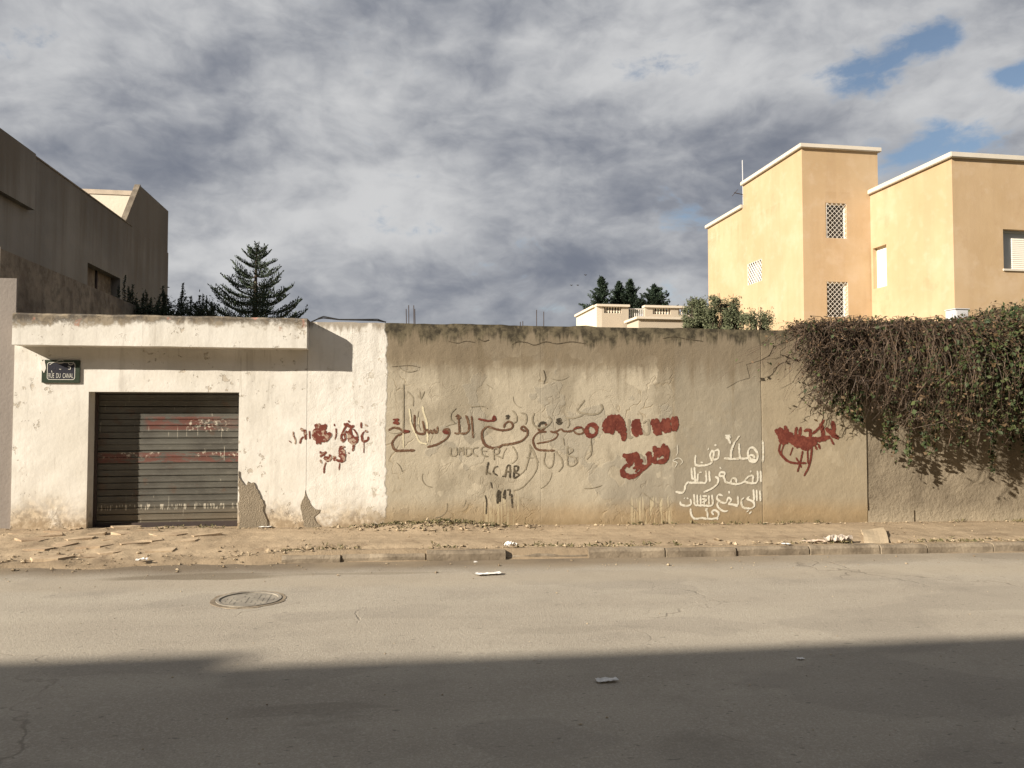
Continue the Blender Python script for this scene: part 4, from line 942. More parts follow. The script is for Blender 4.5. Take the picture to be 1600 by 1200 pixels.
# side face: runs from back to front so that its normal points to -x
sa, sb = PX(1190, 420, XT).y, PX(1168, 420, XT).y; sz0, sz1 = PX(1180, 442, XT).z, PX(1180, 408, XT).z
facade('wall', M_orange, och, (XT, YTb), (0, -1), YTb-YT, 0, ZTW, [(YTb-sb, YTb-sa, sz0, sz1)], depth=.2, step=1.2, thick=0)
facade('wall', M_orange, och, (XT, YTc), (0, -1), YTc-YTb, 0, ZLO, step=1.2, thick=0)
MB().box(XT+.3, XT2, YT+.3, YTb, 0, ZTW-.01).build('stair_tower', M_orange, och)
MB().box(XT+.3, XT2+6, YTb+.01, YTc, 0, ZLO-.01).build('rear_wing', M_orange, och)
MB().box(XT-.12, XT2+.12, YT-.12, YTb+.05, ZTW, ZTW+.17).build('roof_edge', M_coping, och, bevel=.02)
MB().box(XT-.12, XT2+6, YTb+.051, YTc+.12, ZLO, ZLO+.17).build('roof_edge', M_coping, och, bevel=.02)
XR = PY(1361, 400, YT).x; YR = PX(1488, 300, XR).y; ZR = PX(1488, 246, XR).z
va, vb = PX(1385, 400, XR).y, PX(1364, 400, XR).y; vz0, vz1 = PX(1380, 448, XR).z, PX(1380, 383, XR).z
facade('wall', M_orange, och, (XR, YT-.003), (0, -1), YT-.003-YR, 0, ZR, [(YT-.003-vb, YT-.003-va, vz0, vz1)], depth=.2, step=1.2, thick=0)
ua = PY(1568, 400, YR).x; uz1, uz0 = PY(1570, 358, YR).z, PY(1570, 420, YR).z
facade('wall', M_orange, och, (XR, YR), (1, 0), 9, 0, ZR, [(ua-XR, ua-XR+1.6, uz0, uz1)], depth=.28, step=1.2, thick=0)
MB().box(XR+.3, XR+9, YR+.4, YT+8, 0, ZR-.01).build('front_wing', M_orange, och)
MB().box(XR-.12, XR+9.1, YR-.12, YT-.004, ZR, ZR+.18).build('roof_edge', M_coping, och, bevel=.02)
def grille(par, o, ud, W_, z0, z1, sp=.105, r=.009, n=2):
    """diagonal lattice in the plane o + u*ud"""
    mb = MB(); H = z1-z0; k = -H
    def seg(u0, q0, u1, q1, dd): mb.tube([(o[0]+u0*ud[0]+dd*ud[1], o[1]+u0*ud[1]-dd*ud[0], z0+q0), (o[0]+u1*ud[0]+dd*ud[1], o[1]+u1*ud[1]-dd*ud[0], z0+q1)], r, 4)
    sp *= math.sqrt(2); c = -H+sp*.5
    while c < W_:
        u0, u1 = max(0, c), min(W_, c+H)
        if u1 > u0+.01: seg(u0, u0-c, u1, u1-c, 0)
        if u1 > u0+.01: seg(u0, H-(u0-c), u1, H-(u1-c), .012)
        c += sp
    for z in (0, H): seg(0, z, W_, z, .006)
    for u in (0, W_): seg(u, 0, u, H, .006)
    return mb.build('grille', M_metalw, par)
for w in ww:
    wn = MB().box(w[0]+.03, w[1]-.03, YT+.2, YT+.23, w[2], w[3]).build('window', M_dimroom, och)
    MB().box(w[0], w[0]+.05, YT+.14, YT+.199, w[2], w[3]).box(w[1]-.08, w[1], YT+.12, YT+.199, w[2], w[3]).box(w[0]+.05, w[1]-.08, YT+.14, YT+.199, w[3]-.05, w[3]).build('frame', M_shutw, wn)
    grille(wn, (w[0], YT+.02), (1, 0), w[1]-w[0], w[2], w[3], .135, .0075)
wn = MB().box(XT+.15, XT+.19, sa, sb, sz0, sz1).build('window', M_shutg, och)
grille(wn, (XT+.02, sb), (0, -1), sb-sa, sz0, sz1, .15, .014)
wn = MB().box(XR+.17, XR+.199, va+.002, vb-.002, vz0, vz1).build('window', M_shutw, och)
wn = MB().box(ua+.02, ua+1.58, YR+.24, YR+.27, uz0, uz1).build('window', M_shutg, och)
for k in range(16): MB().box(ua+.52, ua+1.55, YR+.20, YR+.235, uz0+.05+k*(uz1-uz0-.3)/16, uz0+.05+(k+.8)*(uz1-uz0-.3)/16).build('blind_slat', M_shutw, wn)
MB().box(ua-.04, ua+1.66, YR-.05, YR+.2, uz0-.07, uz0-.002).build('sill', M_coping, wn)
MB().box(ua, ua+.05, YR+.16, YR+.239, uz0, uz1).box(ua+.05, ua+1.6, YR+.16, YR+.239, uz1-.07, uz1).build('frame', M_shutg, wn)
# small vent grille lower on the side
ca_ = PY(1493, 483, YR-.5); cb_ = PY(1514, 515, YR-.5)
cab = thing('utility_cabinet', 'light grey metal cabinet against the ochre house above the creeper', 'cabinet', (ca_.x, YR-.3, ca_.z-1.2))
MB().box(ca_.x, cb_.x, YR-.5, YR-.02, ca_.z-1.6, ca_.z).build('body', M_box, cab, bevel=.01)
MB().box(ca_.x+.04, cb_.x-.04, YR-.515, YR-.501, ca_.z-1.5, ca_.z-.06).build('door', M_box, cab)
MB().box(ca_.x-.03, cb_.x+.03, YR-.53, YR-.02, ca_.z+.002, ca_.z+.03).build('lid', M_box, cab)
# antenna
ap = PX(1161, 322, XT+.1); at_ = PX(1160.5, 252, XT+.1)
an = thing('antenna', 'thin roof aerial at the left corner of the ochre stair tower', 'antenna', (XT+.1, YTb+.2, ZLO+.17))
MB().tube([(XT+.1, YTb+.2, ZLO+.17), (XT+.08, YTb+.2, at_.z+.05)], .022, 6).build('mast', M_box, an)
MB().tube([(XT-.35, YTb+.2, ZLO+.75), (XT+.12, YTb+.2, ZLO+.68)], .02, 5).tube([(XT-.3, YTb-.1, ZLO+.82), (XT-.3, YTb+.5, ZLO+.68)], .012, 5).build('arm', M_steel, an)
dp = PY(1548, 238, YR+1.0)
dm = MB(); dm.tube([(dp.x+.22*math.cos(a), YR+1.0, ZR+.17+.26*max(0, math.sin(a))) for a in np.linspace(0, math.pi, 12)], .03, 6)
dm.tube([(dp.x, YR+1.0, ZR+.17), (dp.x+.05, YR+1.0, ZR+.42)], .02, 5)
tag(dm.build('satellite_dish', M_steel, origin=(dp.x, YR+1, ZR+.17)), 'small curved dish rim on the roof edge of the ochre front wing', 'dish')

# ================================================================== DISTANT VILLA
YV = 45.0
vil = thing('villa', 'cream villa terrace with baluster parapet beyond the wall', 'house', (PY(1000, 500, YV).x, YV, 0))
def VX(px): return PY(px, 490, YV).x
def VZ(py): return PY(990, py, YV).z
MB().box(VX(933), VX(1100), YV+.35, YV+12, 0, VZ(497)).build('wall', M_villa, vil)
MB().box(VX(933)-.02, VX(933)+.3, YV, YV+5.2, VZ(530), VZ(480)).build('side_parapet', M_villat, vil)
MB().box(VX(933)+.301, VX(944), YV, YV+.3, VZ(530), VZ(480)).build('parapet_pier', M_villa, vil)
MB().box(VX(971), VX(982), YV, YV+.3, VZ(530), VZ(480)).build('parapet_pier', M_villa, vil)
MB().box(VX(1008), VX(1020), YV, YV+.3, VZ(530), VZ(480)).build('parapet_pier', M_villa, vil)
MB().box(VX(1048), VX(1060), YV, YV+.3, VZ(530), VZ(480)).build('parapet_pier', M_villa, vil)
for (q0, q1) in ((944, 971), (1020, 1048), (1060, 1085)): MB().box(VX(q0), VX(q1), YV, YV+.3, VZ(530), VZ(490)).build('parapet_wall', M_villa, vil)
for (u0, u1) in ((931.5, 983.5), (1006.5, 1085)):
    MB().box(VX(u0), VX(u1), YV-.12, YV+.42, VZ(480)+.002, VZ(476.5)).build('handrail', M_villat, vil)
MB().box(VX(933)-.15, VX(933)+.4, YV+.43, YV+5.2, VZ(480)+.002, VZ(476.5)).build('handrail', M_villat, vil)
def baluster(px, par):
    x = VX(px); z0, z1 = VZ(490), VZ(480); m = MB(); h = z1-z0; pr = [(.05, 0), (.05, .08), (.03, .14), (.07, .32), (.065, .42), (.03, .7), (.035, .8), (.05, .86), (.05, 1)]
    vs = []; fs = []; n = 8
    for r, q in pr: vs += [(x+r*1.2*math.cos(2*math.pi*j/n), YV+.15+r*1.2*math.sin(2*math.pi*j/n), z0+q*h) for j in range(n)]
    for i in range(len(pr)-1):
        for j in range(n): fs.append((i*n+j, i*n+(j+1) % n, (i+1)*n+(j+1) % n, (i+1)*n+j))
    m.add(vs, fs); m.build('baluster', M_villat, par, smooth=True)
for k in range(6): baluster(947.5+k*4.3, vil)
for k in range(6): baluster(1023+k*4.4, vil)
for k in range(5): baluster(1062+k*4.4, vil)
m = MB()
for k in range(8): m.tube([(VX(984+k*3.2), YV+.2, VZ(510)), (VX(984+k*3.2), YV+.2, VZ(482))], .025, 5)
m.tube([(VX(982), YV+.2, VZ(482)), (VX(1008), YV+.2, VZ(482))], .03, 5); m.build('railing', M_metalw, vil)
MB().box(VX(978), VX(1056), YV-2.4, YV-.2, 0, VZ(506)).build('lower_terrace', M_villa, vil)
MB().box(VX(974), VX(1058), YV-2.55, YV-.1, VZ(506)+.001, VZ(502.5)).build('lower_handrail', M_villat, vil)

# ================================================================== TREES AND SHRUBS
def tree_thing(name, label, cat, base, trunk_pts, r0, r1, V, Fq, lm, group=None, kids='crown'):
    t_ = thing(name, label, cat, base, group)
    MB().tube(trunk_pts, r0, 7, r1).build('trunk', M_bark, t_)
    npmesh(kids, V, Fq, lm, t_); return t_
# Norfolk Island pine
YN = 26.0; pb = PY(398, 495, YN); zt = PY(401, 388, YN).z; sc_ = (PY(465, 480, YN).x-PY(338, 480, YN).x)/2
top = Vector((PY(401, 388, YN).x, YN, zt)); cx = pb.x
z = zt-.20; CC = []; DD = []; br = MB(); tier = 0; rr = random.Random(3)
def axis(z_): q = (zt-z_)/zt; return Vector((top.x+(cx-top.x)*min(1, (zt-z_)/2.4), YN, z_))
paths = []
while z > 1.2:
    dep = zt-z; L0 = min(2.0, .20+.60*dep**.92) if dep < 2.6 else 1.85
    nb = rr.choice([5, 5, 6]); ph = rr.random()*6.28
    for b_ in range(nb):
        L = L0*rr.uniform(.80, 1.12); w = ph+2*math.pi*b_/nb+rr.uniform(-.2, .2); ca2, sa2 = math.cos(w), math.sin(w)
        o = axis(z+rr.uniform(-.03, .03)); rise = rr.uniform(.22, .36) if dep > .5 else .65; pts = []
        for k in range(9):
            s = k/8; pts.append(o+Vector((ca2*L*s, sa2*L*s, L*(rise*s*s+.02*s)-(.10*L*math.sin(s*3.1) if dep > .8 else 0))))
        br.tube(pts, .016, 4, .007)
        # main rope + side branchlets
        for s in np.linspace(.18, 1, int(4+L*9)):
            i = min(7, int(s*8)); p = pts[i].lerp(pts[i+1], s*8-i); d = (pts[i+1]-pts[i]).normalized(); side = d.cross(Vector((0, 0, 1))).normalized()
            for sg2 in (-1, 1):
                l2 = L*.34*math.sin(min(1, (s+.12)*.98)*2.55)*rr.uniform(.7, 1.15)+.05
                dr = (d*.75+side*sg2*.85+Vector((0, 0, .40))).normalized(); ncl = int(2+l2*17)
                for q in range(ncl):
                    c = p+dr*l2*(q+.5)/ncl; CC.append(c[:]); DD.append((dr*1.0)[:])
                    CC.append((c+Vector((rr.gauss(0, .012), rr.gauss(0, .012), rr.gauss(.01, .014))))[:]); DD.append((dr*.5+Vector((0, 0, .5)))[:])
    z -= rr.uniform(.25, .33) if dep > .3 else .16
V, Fq = leaves(np.array(CC), .068, dirs=np.array(DD)*1.6, aspect=.50, jit=.5)
tp = thing('norfolk_pine', 'tiered Norfolk Island pine rising behind the garage roof', 'tree', (cx, YN, 0))
MB().tube([(cx, YN, 0), (cx, YN, zt-2.4), tuple(top)], .16, 8, .02).build('trunk', M_bark, tp); br.build('branch', M_bark, tp)
npmesh('crown', V, Fq, L_pine, tp)

# conifers behind the villa
def conifer(px, pyt, pyb, wpx, Y, seed, lab, open_=.5):
    r = np.random.default_rng(seed); top = PY(px, pyt, Y); bz = PY(px, pyb, Y).z; Wd = abs(PY(px+wpx/2, pyb, Y).x-PY(px, pyb, Y).x)
    H = top.z-bz; C = []; Dd = []; br = MB()
    nb = 120
    for k in range(nb):
        s = (k+.5)/nb; z = top.z-H*1.45*s; w = r.random()*6.28; L = Wd*min(1.1, (s*1.35)**1.0)*r.choice([.6, .9, 1.2, 1.7])*r.uniform(.8, 1.1)+.04
        up = .35*L
        for q in np.linspace(.1, 1, int(8+L*16)):
            p = (top.x+math.cos(w)*L*q, Y+math.sin(w)*L*q, z+up*q*q)
            for _ in range(4):
                C.append((p[0]+r.normal()*.05, p[1]+r.normal()*.05, p[2]+r.normal()*.05)); Dd.append((math.cos(w), math.sin(w), .5))
    V, Fq = leaves(np.array(C), .17, dirs=np.array(Dd), aspect=.4, jit=.6, rng=r)
    tree_thing('conifer', lab, 'tree', (top.x, Y, 0), [(top.x, Y, 0), (top.x, Y, top.z-.1)], .14, .012, V, Fq, L_con, 'dark conifers behind the villa terrace')
conifer(940, 433, 478, 34, 52, 1, 'leftmost pointed dark conifer behind the villa terrace')
conifer(967, 441, 478, 26, 53, 2, 'slim dark conifer, second from the left behind the villa')
conifer(985, 438, 478, 34, 52.5, 3, 'bushy dark conifer above the gap in the villa parapet')
conifer(1022, 446, 478, 40, 52, 4, 'rightmost dark conifer behind the villa terrace')
# olive tree and low shrub against the ochre house
def clump_tree(name, lab, cat, px0, px1, pyt, pyb, Y, n, leaf, lm, seed, clumps=26, base=0.0, shape=1.0, group=None):
    r = np.random.default_rng(seed); a = PY(px0, pyb, Y); b = PY(px1, pyt, Y); cx, W_ = (a.x+b.x)/2, (b.x-a.x)/2; z0, z1 = a.z, b.z
    C = []; st = []
    for k in range(clumps):
        u = r.uniform(-1, 1); hmax = z0+(z1-z0)*(1-shape*abs(u)**2.2*.8)*r.uniform(.62, .97); zc = r.uniform(z0-.5, hmax)
        c = np.array([cx+u*W_*.82, Y+r.normal()*W_*.35, zc]); rad = W_*r.uniform(.22, .40)
        m_ = int(n/clumps); q = r.normal(size=(m_, 3)); q /= np.linalg.norm(q, axis=1)[:, None]; q *= (r.random(m_)**.5)[:, None]*rad*np.array([1, 1, 1.15]); C.append(c+q)
        tip = c+np.array([r.normal()*.2*W_, 0, rad*1.5]); path = np.linspace(np.array([cx+u*W_*.3, Y, z0-.8]), tip, 8)+r.normal(size=(8, 3))*.015; st.append(path)
        for _ in range(3):
            tpz = c+np.array([r.normal()*rad, r.normal()*rad, rad*r.uniform(.8, 1.5)]); sp_ = np.linspace(c, tpz, 16)+r.normal(size=(16, 3))*.018; C.append(sp_)
    C = np.concatenate(C); V, Fq = leaves(C, leaf, rng=r, aspect=.36)
    t_ = thing(name, lab, cat, (cx, Y, base), group); MB().tube([(cx, Y, base-.1), (cx+.03, Y, z0-.3), (cx, Y, z0+.2)], .07*W_+.03, 7, .03).build('trunk', M_bark, t_)
    Vt, Ft = tubes_np(np.array(st), np.full(len(st), .010*W_+.006)); npmesh('branch', Vt, Ft, M_bark, t_); npmesh('crown', V, Fq, lm, t_); return t_
clump_tree('olive_tree', 'grey green olive tree between the villa and the ochre house', 'tree', 1068, 1112, 457, 514, 14.5, 12000, .05, L_olive, 5, 60, shape=.6)
clump_tree('olive_tree', 'taller olive bush directly against the corner of the ochre house', 'tree', 1102, 1156, 447, 514, 14.0, 15000, .05, L_olive, 6, 64, shape=.8)
clump_tree('shrub', 'low olive green shrub at the foot of the ochre wall', 'shrub', 1150, 1208, 488, 516, 13.5, 6000, .045, L_olive, 8, 40, shape=.9)
# shrubs behind the garage roof
def spiky(px0, px1, specs, Y, lab, seed):
    r = np.random.default_rng(seed); C = []; st = []; Dd = []
    b0 = PY((px0+px1)/2, 492, Y)
    for (px, pyt) in specs:
        t0 = PY(px, pyt, Y); bs = np.array([t0.x+r.normal()*.05, Y+r.normal()*.12, b0.z-.4]); tp_ = np.array([t0.x, Y+r.normal()*.1, t0.z])
        pth = np.linspace(bs, tp_, 10)+r.normal(size=(10, 3))*.008; st.append(pth)
        for s in np.linspace(.2, 1, int(40+60*(t0.z-b0.z+.4))):
            i = s*9; j = min(8, int(i)); p = pth[j]*(1-(i-j))+pth[j+1]*(i-j)
            for _ in range(2): C.append(p+r.normal(size=3)*np.array([.025, .025, .015])*(1.35-s)); Dd.append((r.normal(), r.normal(), .9))
    for _ in range(int((px1-px0)*26)):
        px = r.uniform(px0, px1); t0 = PY(px, 496-abs(r.normal())*11-4*math.sin(px*.2), Y); C.append(np.array([t0.x, Y+r.normal()*.15, t0.z])); Dd.append((r.normal(), r.normal(), .6))
    V, Fq = leaves(np.array(C), .055, dirs=np.array(Dd), aspect=.32, jit=.6, rng=r)
    t_ = thing('shrub', lab, 'shrub', (b0.x, Y, 0), 'shrubs behind the garage roof'); Vt, Ft = tubes_np(np.array(st), np.full(len(st), .008)); npmesh('branch', Vt, Ft, M_bark, t_); npmesh('foliage', V, Fq, L_shrub, t_)
    MB().tube([(b0.x, Y, 0), (b0.x, Y, b0.z-.2)], .05, 6, .04).build('stem', M_bark, t_)
spiky(184, 205, [(194, 430), (199, 445), (188, 447), (203, 455)], 15.6, 'dark upright sprigs against the house wall, left of the other shrubs', 1)
spiky(206, 245, [(209, 446), (225, 460), (232, 456), (238, 466), (217, 468)], 15.7, 'thin twiggy shrub with bare stems before the house corner', 2)
spiky(240, 272, [(254, 447), (249, 458), (261, 462), (266, 468), (257, 455), (245, 470)], 15.5, 'dense dark shrub exactly at the house corner', 3)
spiky(270, 296, [(283, 439), (282, 455), (287, 462), (276, 466)], 15.5, 'shrub with one tall spire beside the house corner', 4)
spiky(292, 338, [(300, 464), (312, 462), (322, 468), (330, 474), (306, 470), (336, 478), (318, 460)], 15.8, 'low loose shrub between the spire and the pine', 5)

# ================================================================== CREEPER over the wall
rv = np.random.default_rng(21)
vine = thing('creeper', 'thick tangled creeper hanging over the right end of the wall', 'climbing plant', (wx(1420), YW, 2.8))
vx0, vx1 = wx(1246), wx(1600)+3.2
def low_edge(px): return np.interp(px, [1235, 1262, 1300, 1350, 1400, 1440, 1500, 1560, 1600, 1700], [540, 596, 634, 645, 672, 690, 682, 690, 712, 730])
def topz(px): return np.interp(px, [1235, 1255, 1300, 1400, 1470, 1515, 1540, 1600, 1700], [512, 506, 505, 506, 513, 506, 492, 488, 482])
def px_of_x(x): return np.interp(x, [wx(p) for p in range(1200, 1801, 20)], list(range(1200, 1801, 20)))
paths = []; tips = []; LC = []; LD = []; LX = []
NV = 2300
xs_ = rv.uniform(vx0+.06, vx1, NV)
for x in xs_:
    px = float(px_of_x(x))
    if px > 1450 and rv.random() < .45: continue
    zb_ = PY(px, float(low_edge(px)), YW-.3).z if px < 1700 else 1.5; zt_ = PY(px, float(topz(px)), YW-.1).z
    leafy = np.clip((px-1380)/120, .07, 1.2)
    y0 = YW+rv.uniform(-.05, .55); fall = rv.random()**.65; ze = 2.75-(2.75-zb_)*fall*rv.uniform(.62, 1.10); outw = rv.uniform(.02, .42)*(1+1.5*np.clip((px-1335)/70, 0, 1))+.38*np.clip((px-1335)/70, 0, 1)
    z0 = 2.78+rv.uniform(-.05, .04); hump = max(.02, (zt_-2.78))*rv.uniform(.2, 1.0); drift = rv.normal()*.28-(.12 if px < 1320 else 0)
    m_ = 14; s = np.linspace(0, 1, m_)
    P_ = np.zeros((m_, 3)); P_[:, 0] = x+drift*1.5*s+np.cumsum(rv.normal(size=m_))*.036; 
    P_[:, 1] = np.where(s < .25, y0+(YW-.08-outw*.6-y0)*(s/.25), YW-.08-outw*(.6+.4*np.sin((s-.25)*3)))+rv.normal(size=m_)*.018
    P_[:, 2] = np.where(s < .3, z0+hump*np.sin(s/.3*math.pi*.62), 0)
    zz = z0+hump*math.sin(math.pi*.62); P_[:, 2] = np.where(s >= .3, zz+(ze-zz)*((s-.3)/.7)**1.15, P_[:, 2])+rv.normal(size=m_)*.012
    P_[:, 1] = np.minimum(P_[:, 1], np.where(P_[:, 2] < 2.84, np.where(s < .25, P_[:, 1], YW-.03), P_[:, 1]))
    bad = (P_[:, 2] < 2.82) & (P_[:, 1] > YW-.03); P_[bad, 2] = 2.83+rv.random(bad.sum())*.05
    paths.append(P_)
    nl = int(rv.poisson(2+46*leafy))
    ii = rv.uniform(0, m_-1.01, nl); j = ii.astype(int); p = P_[j]*(1-(ii-j))[:, None]+P_[j+1]*(ii-j)[:, None]+rv.normal(size=(nl, 3))*np.array([.03, .03, .03])
    p[:, 1] -= .05*leafy; LC.append(p); LX.append(np.full(nl, leafy))
# stray arching shoots at the top and sides, and long trailing strands
for k in range(150):
    px = rv.uniform(1235, 1690); x = np.interp(px, [1200, 1800], [wx(1200), wx(1800)]); zt_ = PY(px, float(topz(px)), YW).z; m_ = 14; s = np.linspace(0, 1, m_); a = rv.uniform(-1, 1)*.45; hgt = rv.uniform(.03, .14)+(.12*rv.random() if px > 1500 else 0)
    P_ = np.stack([x+a*s+np.cumsum(rv.normal(size=m_))*.01, YW+.1-rv.random()*.4+0*s+rv.normal(size=m_)*.01, zt_-.08+hgt*np.sin(s*2.6)*1.0], 1); paths.append(P_)
    nl = rv.integers(2, 14); j = rv.integers(2, m_, nl); LC.append(P_[j]+rv.normal(size=(nl, 3))*.02); LX.append(np.full(nl, .8))
for k in range(230):
    px = 1262+abs(rv.normal())*16 if rv.random() < .5 else rv.uniform(1250, 1330); x = float(np.interp(px, [1200, 1800], [wx(1200), wx(1800)])); m_ = 14; s = np.linspace(0, 1, m_); z0 = rv.uniform(1.75, 2.85); L = rv.uniform(.15, .55)
    w = rv.uniform(math.pi*.85, math.pi*1.55); P_ = np.stack([x+math.cos(w)*L*s*.62, YW-.08-rv.random()*.3+0*s, z0+math.sin(w)*L*s*.6-.15*s*s], 1)+np.cumsum(rv.normal(size=(m_, 3))*.008, 0); P_[:, 1] = np.minimum(P_[:, 1], YW-.03); paths.append(P_)
    nl = rv.integers(0, 4); j = rv.integers(5, m_, nl); LC.append(P_[j]); LX.append(np.full(nl, .3))
for k in range(5200):                                  # tangle inside the mass
    x = rv.uniform(vx0+.1, vx1); px = float(px_of_x(x)); zb_ = PY(px, float(low_edge(px)), YW-.3).z; zt_ = PY(px, float(topz(px)), YW-.1).z+.02
    f_ = rv.random()**1.25; z = zt_-(zt_-zb_)*f_*.93; wd_ = (.46 if px < 1400 else .46+.85*min(1, (px-1400)/60))*(1-.1*f_); y = YW-.03-rv.random()**.7*wd_
    if z > 2.85: y = YW+rv.uniform(-.35, .45)
    m_ = 14; a = rv.normal()*.9-math.pi/2 if rv.random() < .5 else rv.uniform(0, 6.28); L = rv.uniform(.12, .42); d0 = np.array([math.cos(a), rv.normal()*.35, math.sin(a)]); cv = rv.normal(size=3)*1.1
    s = np.linspace(-.5, .5, m_)[:, None]; P_ = np.array([x, y, z])+d0*s*L+cv*(s**2)*L+np.cumsum(rv.normal(size=(m_, 3))*.004, 0)
    P_[:, 1] = np.where(P_[:, 2] < 2.84, np.minimum(P_[:, 1], YW-.03), P_[:, 1]); P_[:, 2] = np.minimum(P_[:, 2], zt_+.05); paths.append(P_)
    leafy = np.clip((px-1380)/120, .07, 1.2); nl = int(rv.poisson(.6+5.5*leafy)); j = rv.integers(0, m_, nl); LC.append(P_[j]+rv.normal(size=(nl, 3))*.025); LX.append(np.full(nl, leafy))
for (px, pyb) in [(1550, 742), (1553, 720), (1577, 702), (1398, 722), (1420, 728), (1440, 715), (1380, 712), (1495, 705), (1460, 712), (1620, 760), (1600, 720), (1335, 660), (1312, 650), (1345, 668)]:
    for rep in range(3):
        a = PY(px+rv.normal()*5, 600, YW-.25-.1*rv.random()); b = PY(px+rv.normal()*4, pyb-rep*8, YW-.2-.1*rv.random()); m_ = 14
        P_ = np.linspace(np.array(a), np.array(b), m_)+np.cumsum(rv.normal(size=(m_, 3))*.005, 0); paths.append(P_)
        j = rv.uniform(3, m_-1.01, 46); jj = j.astype(int); LC.append(P_[jj]*(1-(j-jj))[:, None]+P_[jj+1]*(j-jj)[:, None]+rv.normal(size=(46, 3))*.016); LX.append(np.full(46, 1.0))
paths = np.array(paths); Vt, Ft = tubes_np(paths, rv.uniform(.0028, .0062, len(paths)))
tag(npmesh('twigs', Vt, Ft, L_twig, vine), 'tangle of bare brown stems', kind='stuff')
LC = np.concatenate(LC); LX = np.concatenate(LX); LC[:, 1] = np.where((LC[:, 2] < 2.82), np.minimum(LC[:, 1], YW-.03), LC[:, 1])
isg = rv.random(len(LC)) < (.28+.58*LX)*np.where(LC[:, 2] > 2.5, .62, 1)
V, Fq = leaves(LC[isg], .050*(.6+.9*rv.random(isg.sum())), rng=rv, aspect=.75); tag(npmesh('leaves', V, Fq, L_vine, vine), 'small green leaves', kind='stuff')
V, Fq = leaves(LC[~isg], .040, rng=rv, aspect=.5); tag(npmesh('dry_leaves', V, Fq, L_dry, vine), 'dry brown leaves', kind='stuff')

# ================================================================== ROAD THINGS
mc = PG(389, 937); mr = .88*(PG(446, 937).x-PG(332, 937).x)/2
man = thing('manhole_cover', 'round dusty iron manhole cover set in the road', 'manhole cover', (mc.x, mc.y, mc.z))
zr = gz(mc.x, mc.y)
def disc(mb, cx, cy, r0, r1, z0, z1, n=48, j=0):
    vs = []; 
    for k in range(n):
        w = 2*math.pi*k/n; c, s_ = math.cos(w), math.sin(w); rr0 = r0*(1+j*random.uniform(-1, 1)); rr1 = r1*(1+j*random.uniform(-1, 1))
        for (r_, z_) in ((rr1, z0), (rr1, z1), (rr0, z1), (rr0, z0)): vs.append((cx+c*r_, cy+s_*r_, z_+SLOPE*c*r_))
    fs = []
    for k in range(n):
        a = k*4; b = ((k+1) % n)*4
        for q in range(4): fs.append((a+q, b+q, b+(q+1) % 4, a+(q+1) % 4))
    mb.add(vs, fs)
m = MB(); disc(m, mc.x, mc.y, mr*.90, mr*1.0, zr-.03, zr+.010, j=.006); m.build('frame', M_iron, man)
m = MB(); disc(m, mc.x, mc.y, .002, mr*.86, zr-.03, zr+.002); m.build('lid', M_iron, man)
m = MB()
for gx in np.arange(-.9, .91, .16):
    for gy in np.arange(-.9, .91, .16):
        if gx*gx+gy*gy < .62 and random.random() < .55: m.box(mc.x+gx*mr-.018, mc.x+gx*mr+.018, mc.y+gy*mr-.018, mc.y+gy*mr+.018, zr, zr+.0045+SLOPE*gx*mr)
tag(m.build('tread_studs', M_iron, man), kind='stuff')
m = MB(); disc(m, mc.x, mc.y, mr*1.005, mr*1.16, zr-.03, zr+.0045, j=.035); m.build('mortar_collar', M_kerb, man)
def crumple(name, px, py, w, d, h, label, cat, m_, seed, on=0, rot=0, shape=None, group=None, n=9):
    r = np.random.default_rng(seed); p = PG(px, py, on); base = gz(p.x, p.y); us = np.linspace(-.5, .5, n); U, Vv = np.meshgrid(us, us); 
    k = np.ones_like(U)
    Zz = h*(fbm(U*5+seed, Vv*5, seed, 2)*.9)+.004; ex = 1+.35*(fbm(np.arctan2(Vv, U)*2+9, U*0, seed, 2)-.5)
    Xr, Yr = U*w*ex, Vv*d*ex; c, s_ = math.cos(rot), math.sin(rot)
    X_ = Xr*c-Yr*s_; Y_ = Xr*s_+Yr*c
    V = np.stack([X_.ravel()+p.x, Y_.ravel()+p.y, Zz.ravel()+base], 1); I, J = np.meshgrid(np.arange(n-1), np.arange(n-1)); a = (J*n+I).ravel()
    return tag(npmesh(name, V, np.stack([a, a+1, a+n+1, a+n], 1), m_, origin=(p.x, p.y, base)), label, cat, group)
crumple('paper_scrap', 762, 899, .26, .09, .035, 'long torn white paper in the sunlit road below the middle of the wall', 'litter', M_paper, 1, rot=.12)
crumple('paper_scrap', 738, 878, .11, .07, .02, 'small white paper in the gutter left of the crushed box', 'litter', M_paper, 2, rot=.1)
crumple('crushed_box', 797, 871, .13, .12, .09, 'crushed pale carton with dark side lying in the gutter', 'litter', M_paper, 3, rot=.3)
crumple('paper_scrap', 948, 1066, .13, .05, .025, 'crumpled grey white paper lying in the shaded road', 'litter', M_paper, 4, rot=.05)
crumple('paper_scrap', 1251, 1031, .05, .03, .012, 'tiny white scrap in the shade near the shadow edge', 'litter', M_paper, 5)
crumple('plastic_bag', 221, 884, .10, .09, .07, 'small white crumpled bag at the worn road edge before the garage', 'litter', M_paper, 6)
crumple('plastic_bag', 1311, 858, .30, .16, .15, 'whitish torn plastic bag against the kerb beside the leaning board', 'litter', flat('dusty_plastic', (.56, .48, .40), .6, .15, 9, .01), 7, rot=.3)
crumple('paper_scrap', 1272, 863, .27, .10, .06, 'flattened pinkish paper beside the kerb, left of the plastic bag', 'litter', flat('pinkish_paper', (.52, .42, .33), .8, .1, 9, .003), 8, rot=-.05)
crumple('paper_scrap', 1228, 866, .10, .07, .03, 'bright white scrap at the kerb, furthest left of the kerb litter', 'litter', M_paper, 9)
